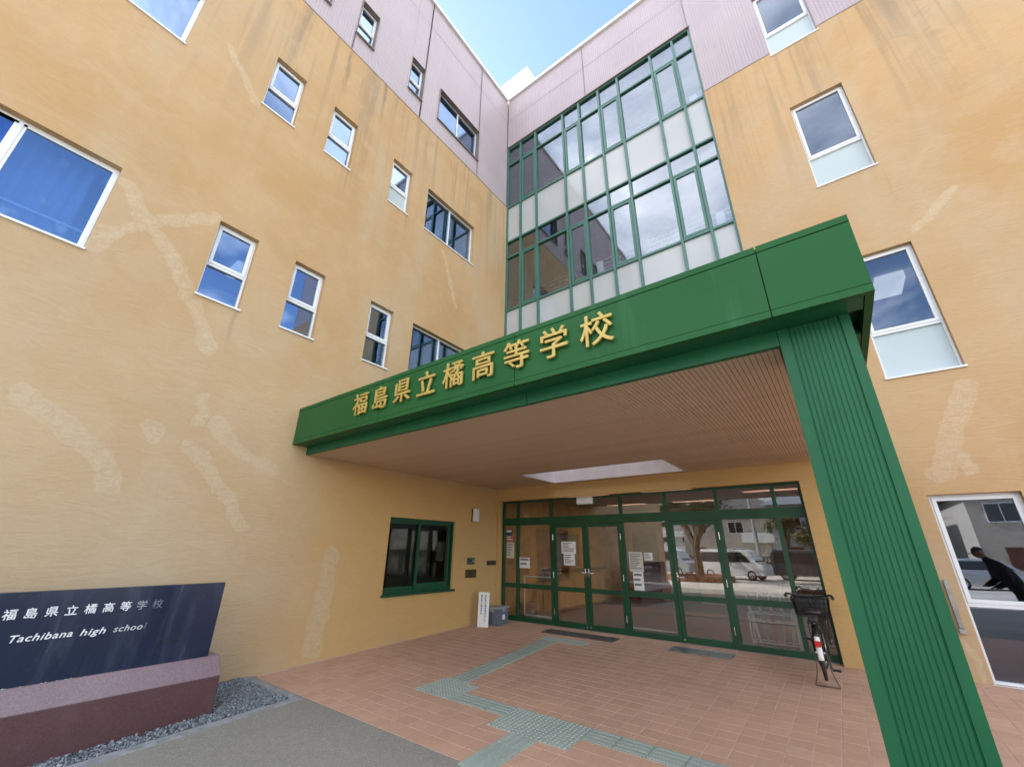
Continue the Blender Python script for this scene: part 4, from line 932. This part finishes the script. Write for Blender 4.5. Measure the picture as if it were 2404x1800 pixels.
guard((0, zr), RW+0.02, rad(20), rad(138), 0.03, M['black'], 'mudguard'); guard((0, zr), RW+0.02, rad(139), rad(186), 0.03, M['white_pl'], 'mudguard'); guard((yf, zf), RW+0.02, rad(20), rad(140), 0.026, M['black'], 'mudguard')
bm = bmesh.new(); box(bm, -0.032, 0.032, -0.338, -0.300, 0.455, 0.515); bevel_all(bm, 0.006); obj('reflector', bm, M['red'], bk)
bm = bmesh.new()
for s in (-1, 1):
    tube(bm, [(s*0.06, -0.20, 0.68), (s*0.06, 0.22, 0.68)], 0.006, 6); tube(bm, [(s*0.055, 0.0, zr), (s*0.06, -0.05, 0.68)], 0.005, 6); tube(bm, [(s*0.02, 0.0, 0.68), (s*0.02, 0.22, 0.68)], 0.004, 6)
tube(bm, [(-0.06, -0.20, 0.68), (0.06, -0.20, 0.68)], 0.006, 6); obj('rear_rack', bm, M['black'], bk)
bm = bmesh.new()                                       # wire basket in front of the bars
for z, e in ((0.66, 0.0), (0.72, 0.008), (0.78, 0.016), (0.84, 0.024), (0.90, 0.032)):
    x_, a_, b_ = 0.19+e, 0.66-e*0.4, 0.94+e*0.4; rr_ = 0.005
    tube(bm, [(-x_, a_, z), (x_, a_, z), (x_, b_, z), (-x_, b_, z), (-x_, a_, z)], rr_, 5)
for i in range(9):
    x_ = -0.19+i*0.0475
    for y0, y1 in ((0.66, 0.647), (0.94, 0.953)): tube(bm, [(x_, y0, 0.66), (x_*1.2, y1, 0.90)], 0.004, 4)
    tube(bm, [(x_, 0.66, 0.66), (x_, 0.94, 0.66)], 0.004, 4)
for i in range(6):
    y_ = 0.71+i*0.045
    for s in (-1, 1): tube(bm, [(s*0.19, y_, 0.66), (s*0.222, y_, 0.90)], 0.004, 4)
obj('basket', bm, M['black'], bk)
bm = bmesh.new(); prism(bm, [(-0.185, 0.67), (0.185, 0.67), (0.185, 0.935), (-0.185, 0.935)], lambda p, t_: (p[0]*(0.95 if t_ == 0 else 1.1), p[1], 0.67 if t_ == 0 else 0.93)); bevel_all(bm, 0.02, 2); obj('basket_cover', bm, M['black'], bk, True)
bm = bmesh.new()
for s in (-1, 1): tube(bm, [(s*0.055, 0.0, zr), (s*0.075, -0.02, 0.15), (s*0.12, -0.055, 0.008)], 0.007, 6)
tube(bm, [(-0.12, -0.055, 0.008), (0.12, -0.055, 0.008)], 0.007, 6); obj('stand', bm, plain('rusty_stand', (0.10, 0.06, 0.045), 0.6, 0.3), bk)
bm = bmesh.new(); tube(bm, [(0.035, 0.38, 0.27), (0.06, 0.38, 0.27)], 0.075, 16); tube(bm, [(0.07, 0.38, 0.27), (0.08, 0.33, 0.12)], 0.008, 6); tube(bm, [(-0.06, 0.38, 0.27), (-0.08, 0.43, 0.42)], 0.008, 6); box(bm, 0.08, 0.17, 0.30, 0.36, 0.105, 0.125); box(bm, -0.17, -0.08, 0.40, 0.46, 0.415, 0.435); obj('crank', bm, M['black'], bk)
bm = bmesh.new(); box(bm, 0.04, 0.062, 0.0, 0.38, 0.30, 0.40); bevel_all(bm, 0.008); obj('chain_case', bm, M['black'], bk)
bm = bmesh.new()
for s in (-1, 1): tube(bm, [(s*0.22, 0.60, 0.945), (s*0.14, 0.74, 1.02), (s*0.03, 0.74, 0.92), (0, 0.70, 0.70)], 0.004, 5)
tube(bm, [(0.1, 0.63, 0.93), (0.06, 0.66, 0.80), (0.02, 0.5, 0.5), (0.02, 0.35, 0.45), (0.02, 0.1, 0.5)], 0.004, 5); obj('cable', bm, M['black'], bk)
bm = bmesh.new(); prism(bm, [(-0.055, -0.19), (0.055, -0.19), (0.055, 0.10), (-0.055, 0.10)], lambda p, t_: (p[0]*(1 if t_ == 0 else 0.8), p[1], 0.688 if t_ == 0 else 0.75)); bevel_all(bm, 0.015, 2); obj('rack_bag', bm, M['black'], bk, True)
for s in (-1, 1):
    bm = bmesh.new(); n_ = 12
    ctr = bm.verts.new((s*0.032, 0, zr)); arc = [bm.verts.new((s*0.034, (RW+0.01)*math.cos(rad(45+i*9)), zr+(RW+0.01)*math.sin(rad(45+i*9)))) for i in range(n_)]
    for i in range(n_-1): bm.faces.new([ctr, arc[i], arc[i+1]])
    q = obj('dress_guard', bm, M['black'], bk); q.modifiers.new('solid', 'SOLIDIFY').thickness = 0.002

# ------------------------------------------------------------------ across the street (seen mirrored in the entrance glass)
GZ = -0.247
M['bark'] = plain('tree_bark', (0.115, 0.080, 0.050), 0.9, var=0.3, scale=8, bump=0.5)
M['leaf'] = plain('olive_leaf', (0.085, 0.095, 0.030), 0.7, var=0.3)
M['hedge'] = plain('hedge_leaf', (0.050, 0.075, 0.022), 0.7, var=0.4)
M['carwhite'] = plain('white_car_paint', (0.72, 0.73, 0.74), 0.25, var=0.02, coat=0.6)
M['carsilver'] = plain('silver_car_paint', (0.42, 0.44, 0.46), 0.3, 0.4, var=0.02, coat=0.6)
M['cardark'] = plain('dark_car_paint', (0.05, 0.055, 0.065), 0.25, var=0.02, coat=0.6)
M['carglass'] = plain('car_glass', (0.02, 0.025, 0.03), 0.06)
M['roof_dk'] = plain('dark_roof_tile', (0.085, 0.080, 0.082), 0.7, var=0.2, scale=5)
M['roof_bl'] = plain('blue_grey_roof', (0.16, 0.18, 0.22), 0.6, var=0.15)
M['siding'] = plain('beige_siding', (0.48, 0.43, 0.36), 0.8, var=0.08)
M['siding2'] = plain('white_siding', (0.66, 0.65, 0.62), 0.8, var=0.06)
M['siding3'] = plain('grey_siding', (0.36, 0.38, 0.41), 0.8, var=0.06)
M['apt'] = plain('pale_pink_render', (0.66, 0.58, 0.54), 0.85, var=0.06)
M['brick'] = plain('planter_brick', (0.24, 0.115, 0.075), 0.85, var=0.25, scale=12)
def house(x, y, w_, d_, h_, wm, rm, label, hip=True):
    o = thing('house', (x, y, GZ), label, 'house', 'houses across the street'); hw, hd = w_/2, d_/2
    boxobj('wall', (-hw, hw, -hd, hd, 0, h_), wm, o)
    bm = bmesh.new(); e = 0.55; k = hd*0.55; r_ = h_+hd*0.55
    v = [bm.verts.new(p) for p in ((-hw-e, -hd-e, h_), (hw+e, -hd-e, h_), (hw+e, hd+e, h_), (-hw-e, hd+e, h_), (-hw*0.35 if hip else -hw-e, 0, r_), (hw*0.35 if hip else hw+e, 0, r_))]
    for f in ((0, 1, 5, 4), (2, 3, 4, 5), (1, 2, 5), (3, 0, 4), (0, 3, 2, 1)): bm.faces.new([v[i] for i in f])
    obj('roof', bm, rm, o)
    n_ = max(2, int(w_/3))
    for fl in range(2):
        for i in range(n_):
            cx = -hw+(i+0.5)*w_/n_; z = 0.9+fl*h_/2
            if fl == 0 and i == 0:
                boxobj('door', (cx-0.45, cx+0.45, hd+.002, hd+0.06, 0.15, 2.15), M['wood_d'], o); continue
            f_ = boxobj('window', (cx-0.75, cx+0.75, hd+.002, hd+0.06, z, z+1.2), M['white_fr'], o); boxobj('pane', (cx-0.68, cx-0.03, hd+0.061, hd+0.07, z+.07, z+1.13), M['carglass'], f_); boxobj('pane', (cx+0.03, cx+0.68, hd+0.061, hd+0.07, z+.07, z+1.13), M['carglass'], f_)
    boxobj('balcony', (hw*0.1, hw*0.9, hd+0.08, hd+0.9, h_*0.5, h_*0.5+0.95), M['siding2'], o)
house(6.4, -40, 9, 8, 5.6, M['siding3'], M['roof_bl'], 'grey two storey house with blue grey roof mirrored at the right of the doors')
house(-2.2, -47, 11, 8, 5.2, M['siding'], M['roof_dk'], 'beige house with dark tiled roof mirrored in the middle door panes')
house(-15.5, -42, 9, 8, 5.6, M['siding2'], M['roof_dk'], 'white house with dark roof beyond the mirrored street tree')
house(19.5, -36, 12, 9, 5.4, M['siding'], M['roof_dk'], 'broad beige house with large dark hip roof mirrored in the ground floor window')
ap = thing('apartment_block', (6, -85, GZ), 'long pale pink apartment block mirrored high in the transom panes', 'building')
boxobj('wall', (-30, 24, -6, 6, 0, 15), M['apt'], ap); boxobj('roof_edge', (-30.3, 24.3, -6.3, 6.3, 15.01, 15.5), M['siding3'], ap)
for f_ in range(5):
    boxobj('balcony', (-29, 23, 6.01, 7.2, 1.4+f_*2.8, 2.5+f_*2.8), M['siding2'], ap)
    for i in range(13):
        q = boxobj('window', (-28+i*4, -25.8+i*4, 6.005, 6.05, 0.4+f_*2.8, 2.3+f_*2.8), M['white_fr'], ap) if f_ else boxobj('window', (-28+i*4, -25.8+i*4, 6.005, 6.05, 0.4, 1.35), M['white_fr'], ap)
        z0_ = 0.48+f_*2.8; boxobj('pane', (-27.92+i*4, -25.88+i*4, 6.052, 6.06, z0_, (2.22+f_*2.8) if f_ else 1.27), M['carglass'], q)
def car(x, y, rz, kind, pm, label):
    o = thing('parked_car', (x, y, GZ), label, 'car', 'cars in the school car park'); o.rotation_euler = (0, 0, rad(rz))
    if kind == 'van': body = [(-2.1, 0.28), (-2.1, 1.0), (-2.0, 1.75), (-1.8, 1.88), (0.9, 1.88), (1.25, 1.75), (1.75, 1.05), (2.1, 0.92), (2.15, 0.30)]; win = [(-1.9, 1.08), (-1.82, 1.7), (0.85, 1.7), (1.45, 1.08)]
    else: body = [(-2.0, 0.28), (-2.05, 0.85), (-1.85, 0.98), (-1.5, 1.42), (-1.0, 1.52), (0.3, 1.50), (1.0, 0.98), (1.95, 0.82), (2.05, 0.55), (2.05, 0.30)]; win = [(-1.65, 0.98), (-1.35, 1.40), (0.25, 1.40), (0.80, 0.98)]
    bm = bmesh.new(); n_ = len(body); rows = []
    for yy_, k in ((-0.84, 0.0), (-0.80, 0.04), (0.80, 0.04), (0.84, 0.0)):
        rows.append([bm.verts.new((px_, yy_*(1-0.13*max(0, pz_-0.95)), pz_)) for px_, pz_ in body])
    for a_, b_ in zip(rows[:-1], rows[1:]):
        for i in range(n_): bm.faces.new([a_[i], a_[(i+1) % n_], b_[(i+1) % n_], b_[i]])
    bm.faces.new(rows[0][::-1]); bm.faces.new(rows[-1]); b_ = obj('body', bm, pm, o); bv_ = b_.modifiers.new('bevel', 'BEVEL'); bv_.width = 0.05; bv_.segments = 2; bv_.limit_method = 'ANGLE'
    for s_ in (-1, 1):
        bm = bmesh.new(); prism(bm, win, lambda p, t_: (p[0], s_*((0.845 if t_ else 0.80)-0.84*0.13*max(0, p[1]-0.95)), p[1])); obj('side_window', bm, M['carglass'], o)
    (xa, za), (xb, zb) = ((1.24, 1.70), (1.70, 1.10)) if kind == 'van' else ((0.36, 1.44), (0.96, 1.01))
    for (xa, za), (xb, zb) in (((xa, za), (xb, zb)), ((-2.02, 1.66), (-2.10, 1.08)) if kind == 'van' else ((-1.53, 1.38), (-1.83, 1.01))):
        bm = bmesh.new(); sgn = 0.02 if xb > 0 else -0.02; v = [bm.verts.new(p) for p in ((xa+sgn, -0.62, za), (xa+sgn, 0.62, za), (xb+sgn, 0.70, zb), (xb+sgn, -0.70, zb))]; bm.faces.new(v); q = obj('windscreen', bm, M['carglass'], o); q.modifiers.new('solid', 'SOLIDIFY').thickness = 0.02
    for wx in (-1.35, 1.35):
        for s_ in (-1, 1):
            bm = bmesh.new(); torus(bm, (0, 0, 0), (0, 1, 0), 0.235, 0.075, 20, 6); q = obj('wheel', bm, M['rubber'], o, True, (wx, s_*0.78, 0.31)); bm = bmesh.new(); tube(bm, [(0, -0.05, 0), (0, 0.05, 0)], 0.19, 14); obj('rim', bm, M['steel'], q)
    for s_ in (-1, 1):
        boxobj('headlight', (2.06, 2.13, s_*0.66-0.13, s_*0.66+0.13, 0.66, 0.80), M['white_pl'], o, bev=0.02); boxobj('tail_light', (-2.13, -2.04, s_*0.72-0.08, s_*0.72+0.08, 0.75, 1.0), M['red'], o, bev=0.02)
car(0.3, -25.5, 12, 'van', M['carwhite'], 'white van mirrored right of the street tree')
car(4.6, -27, 8, 'van', M['cardark'], 'dark van mirrored in the pane beside the bicycle')
car(-4.8, -27, 10, 'van', M['carsilver'], 'silver van mirrored left of the street tree')
car(12.5, -26, -6, 'car', M['carsilver'], 'silver hatchback mirrored low in the ground floor window')
pl_ = thing('utility_pole', (1.2, -31, GZ), 'tall grey concrete utility pole mirrored in the door panes', 'pole')
bm = bmesh.new(); tube(bm, [(0, 0, 0), (0, 0, 9.5)], [0.15, 0.10], 12); obj('shaft', bm, M['kerb'], pl_); boxobj('cross_arm', (-0.8, 0.8, -0.05, 0.05, 8.4, 8.52), M['galv'], pl_); bm = bmesh.new(); tube(bm, [(0.3, 0, 7.3), (0.3, 0, 8.0)], 0.22, 12); obj('transformer', bm, M['kerb'], pl_)
def tree(x, y, h_, label, leafy, seed):
    rng = random.Random(seed); o = thing('street_tree', (x, y, GZ), label, 'tree', 'trees by the car park'); bm = bmesh.new(); tips = []
    def br(p, d, L, r, lv):
        q = p+d*L*0.5+Vector((rng.uniform(-1, 1), rng.uniform(-1, 1), 0))*L*0.05; e = p+d*L
        tube(bm, [p, q, e], [r, r*0.85, r*0.68], 7 if lv < 2 else 5, False)
        if lv >= 2: tips.append(e); tips.append(q)
        if lv < 5:
            for _ in range(3 if lv else 5):
                nd = (d+Vector((rng.uniform(-1, 1), rng.uniform(-1, 1), rng.uniform(-0.15, 0.7)))*(0.75 if lv else 0.95)).normalized(); br(e-d*L*rng.uniform(0, 0.25), nd, L*rng.uniform(0.62, 0.82), r*0.58, lv+1)
    br(Vector((0, 0, 0)), Vector((0, 0, 1)), h_*0.30, 0.30, 0); obj('trunk', bm, M['bark'], o)
    bm = bmesh.new()
    for e in tips:
        for _ in range(leafy if leafy else (rng.random() < 0.15)):
            c = e+Vector((rng.gauss(0, .22), rng.gauss(0, .22), rng.gauss(0, .18))); a = Vector((rng.gauss(0, 1), rng.gauss(0, 1), rng.gauss(0, 1))).normalized()*0.10; b = a.orthogonal().normalized()*0.06
            bm.faces.new([bm.verts.new(c+a), bm.verts.new(c+b), bm.verts.new(c-a), bm.verts.new(c-b)])
    obj('crown', bm, M['leaf'], o)
tree(-1.15, -22, 7.5, 'thick trunked street tree with sparse crown mirrored in the single door', 2, 5)
tree(9.6, -30, 5.6, 'bare pale tree mirrored in the upper pane of the ground floor window', 0, 9)
tree(25, -31, 7.0, 'leafy olive green tree right of the broad beige house', 5, 11)
tree(2.6, -36, 5.5, 'leafy dark green tree mirrored behind the utility pole', 6, 21)
tree(5.2, -34.5, 4.2, 'small leafy tree mirrored in front of the grey house', 6, 23)
car(7.6, -24, 4, 'car', M['cardark'], 'dark hatchback mirrored behind the bicycle')
car(-8.6, -24.5, 14, 'car', M['carwhite'], 'white hatchback mirrored at the left of the single door')
pb = thing('planter_border', (-1.15, -22, GZ), 'low brick border around the mirrored street tree', 'planter')
for i in range(24):
    a = i*math.pi/12
    if i == 0: bmx = bmesh.new(); box(bmx, -0.24, 0.24, -0.11, 0.11, 0, 0.32); bmesh_me = done(bmx, 'block')
    link('block', bmesh_me, M['brick'], pb, (1.9*math.cos(a), 1.9*math.sin(a), 0), (0, 0, a+math.pi/2))
bm = bmesh.new(); rng = random.Random(4)
for _ in range(5200):
    c = Vector((rng.uniform(-13, 26), -33.2+rng.uniform(-0.5, 0.5), GZ+rng.uniform(0.05, 1.35))); a = Vector((rng.gauss(0, 1), rng.gauss(0, 1), rng.gauss(0, 1))).normalized()*0.13; b = a.orthogonal().normalized()*0.09
    bm.faces.new([bm.verts.new(c+a), bm.verts.new(c+b), bm.verts.new(c-a), bm.verts.new(c-b)])
hd_ = thing('hedge', (6, -33.2, GZ), 'long clipped hedge at the far side of the car park', 'hedge'); q = obj('foliage', bm, M['hedge'], hd_); q.matrix_parent_inverse = Matrix.Translation((-6, 33.2, -GZ))

# ------------------------------------------------------------------ passer-by standing right of the viewpoint (mirrored in the ground floor window)
M['skin'] = plain('skin', (0.42, 0.26, 0.18), 0.5); M['coat'] = plain('black_coat', (0.012, 0.012, 0.015), 0.8); M['cap'] = plain('dark_cap', (0.02, 0.02, 0.025), 0.8); M['trousers'] = plain('dark_trousers', (0.03, 0.03, 0.035), 0.8)
pr = thing('person', (9.40, -6.7, -0.155), 'person in black jacket and cap leaning forward, mirrored in the ground floor window', 'person')
pr.rotation_euler = (0, 0, rad(-8))
me = bpy.data.meshes.new('body')
J = [((0.24, 0, 0.93), .175), ((0.12, 0, 1.15), .20), ((-0.02, 0, 1.36), .215), ((-0.14, 0, 1.52), .075), ((-0.20, 0, 1.60), .06),
     ((0.24, 0.10, 0.86), .115), ((0.18, 0.12, 0.48), .085), ((0.25, 0.13, 0.08), .055), ((0.09, 0.14, 0.04), .048),
     ((0.24, -0.10, 0.86), .115), ((0.26, -0.12, 0.48), .085), ((0.36, -0.13, 0.08), .055), ((0.20, -0.14, 0.04), .048),
     ((-0.03, 0.23, 1.39), .105), ((0.02, 0.31, 1.10), .085), ((-0.17, 0.22, 0.97), .06), ((-0.22, 0.19, 0.95), .042),
     ((-0.03, -0.23, 1.39), .105), ((0.00, -0.31, 1.10), .085), ((-0.19, -0.22, 0.99), .06), ((-0.24, -0.19, 0.97), .042)]
Ed = [(0, 1), (1, 2), (2, 3), (3, 4), (0, 5), (5, 6), (6, 7), (7, 8), (0, 9), (9, 10), (10, 11), (11, 12), (2, 13), (13, 14), (14, 15), (15, 16), (2, 17), (17, 18), (18, 19), (19, 20)]
fi = len(J)
for side, base in ((0.16, 16), (-0.16, 20)):           # five fingers curl from each palm
    bx_, by_, bz_ = J[base][0]
    for k, (dy, L_) in enumerate(((-0.03, .055), (-0.015, .075), (0.0, .08), (0.015, .075), (0.03, .06))):
        J.append(((bx_-0.045, by_+dy, bz_-0.005), .0085)); J.append(((bx_-0.045-L_*0.7, by_+dy*1.15, bz_-0.03), .0075)); Ed += [(base, len(J)-2), (len(J)-2, len(J)-1)]
me.from_pydata([j[0] for j in J], Ed, []); bd = link('body', me, M['coat'], pr)
sk = bd.modifiers.new('skin', 'SKIN'); sk.use_smooth_shade = True; bd.modifiers.new('sub', 'SUBSURF').levels = 1
if not me.skin_vertices: bd.data.skin_vertices.new()
for i, (c, r) in enumerate(J): me.skin_vertices[0].data[i].radius = (r, r); me.skin_vertices[0].data[i].use_root = (i == 0)
bm = bmesh.new(); bmesh.ops.create_icosphere(bm, subdivisions=3, radius=0.105)
for v in bm.verts:
    v.co.x *= 1.02; v.co.y *= 0.80; v.co.z *= 1.18
    if v.co.x < -0.07 and abs(v.co.y) < 0.02 and -0.04 < v.co.z < 0.02: v.co.x -= 0.018       # nose
    if v.co.z < -0.05: v.co.y *= 0.85
    if abs(v.co.y) > 0.078 and abs(v.co.z) < 0.03: v.co.y *= 1.13                             # ears
hd = obj('head', bm, M['skin'], pr, True, (-0.24, 0, 1.68), (0, rad(-18), 0))
bm = bmesh.new()
for s_ in (-1, 1): box(bm, -0.104, -0.094, s_*0.034-0.012, s_*0.034+0.012, 0.002, 0.012)
box(bm, -0.098, -0.088, -0.022, 0.022, -0.062, -0.056); obj('face_detail', bm, M['cap'], hd)
bm = bmesh.new(); bmesh.ops.create_icosphere(bm, subdivisions=3, radius=0.114)
bmesh.ops.delete(bm, geom=[v for v in bm.verts if v.co.z < 0.0], context='VERTS')
for v in bm.verts: v.co.y *= 0.84; v.co.z = 0.03+v.co.z*1.0
obj('cap', bm, M['cap'], hd, True); bm = bmesh.new(); box(bm, -0.20, -0.09, -0.06, 0.06, 0.034, 0.042); bevel_all(bm, 0.003); obj('cap_peak', bm, M['cap'], hd)
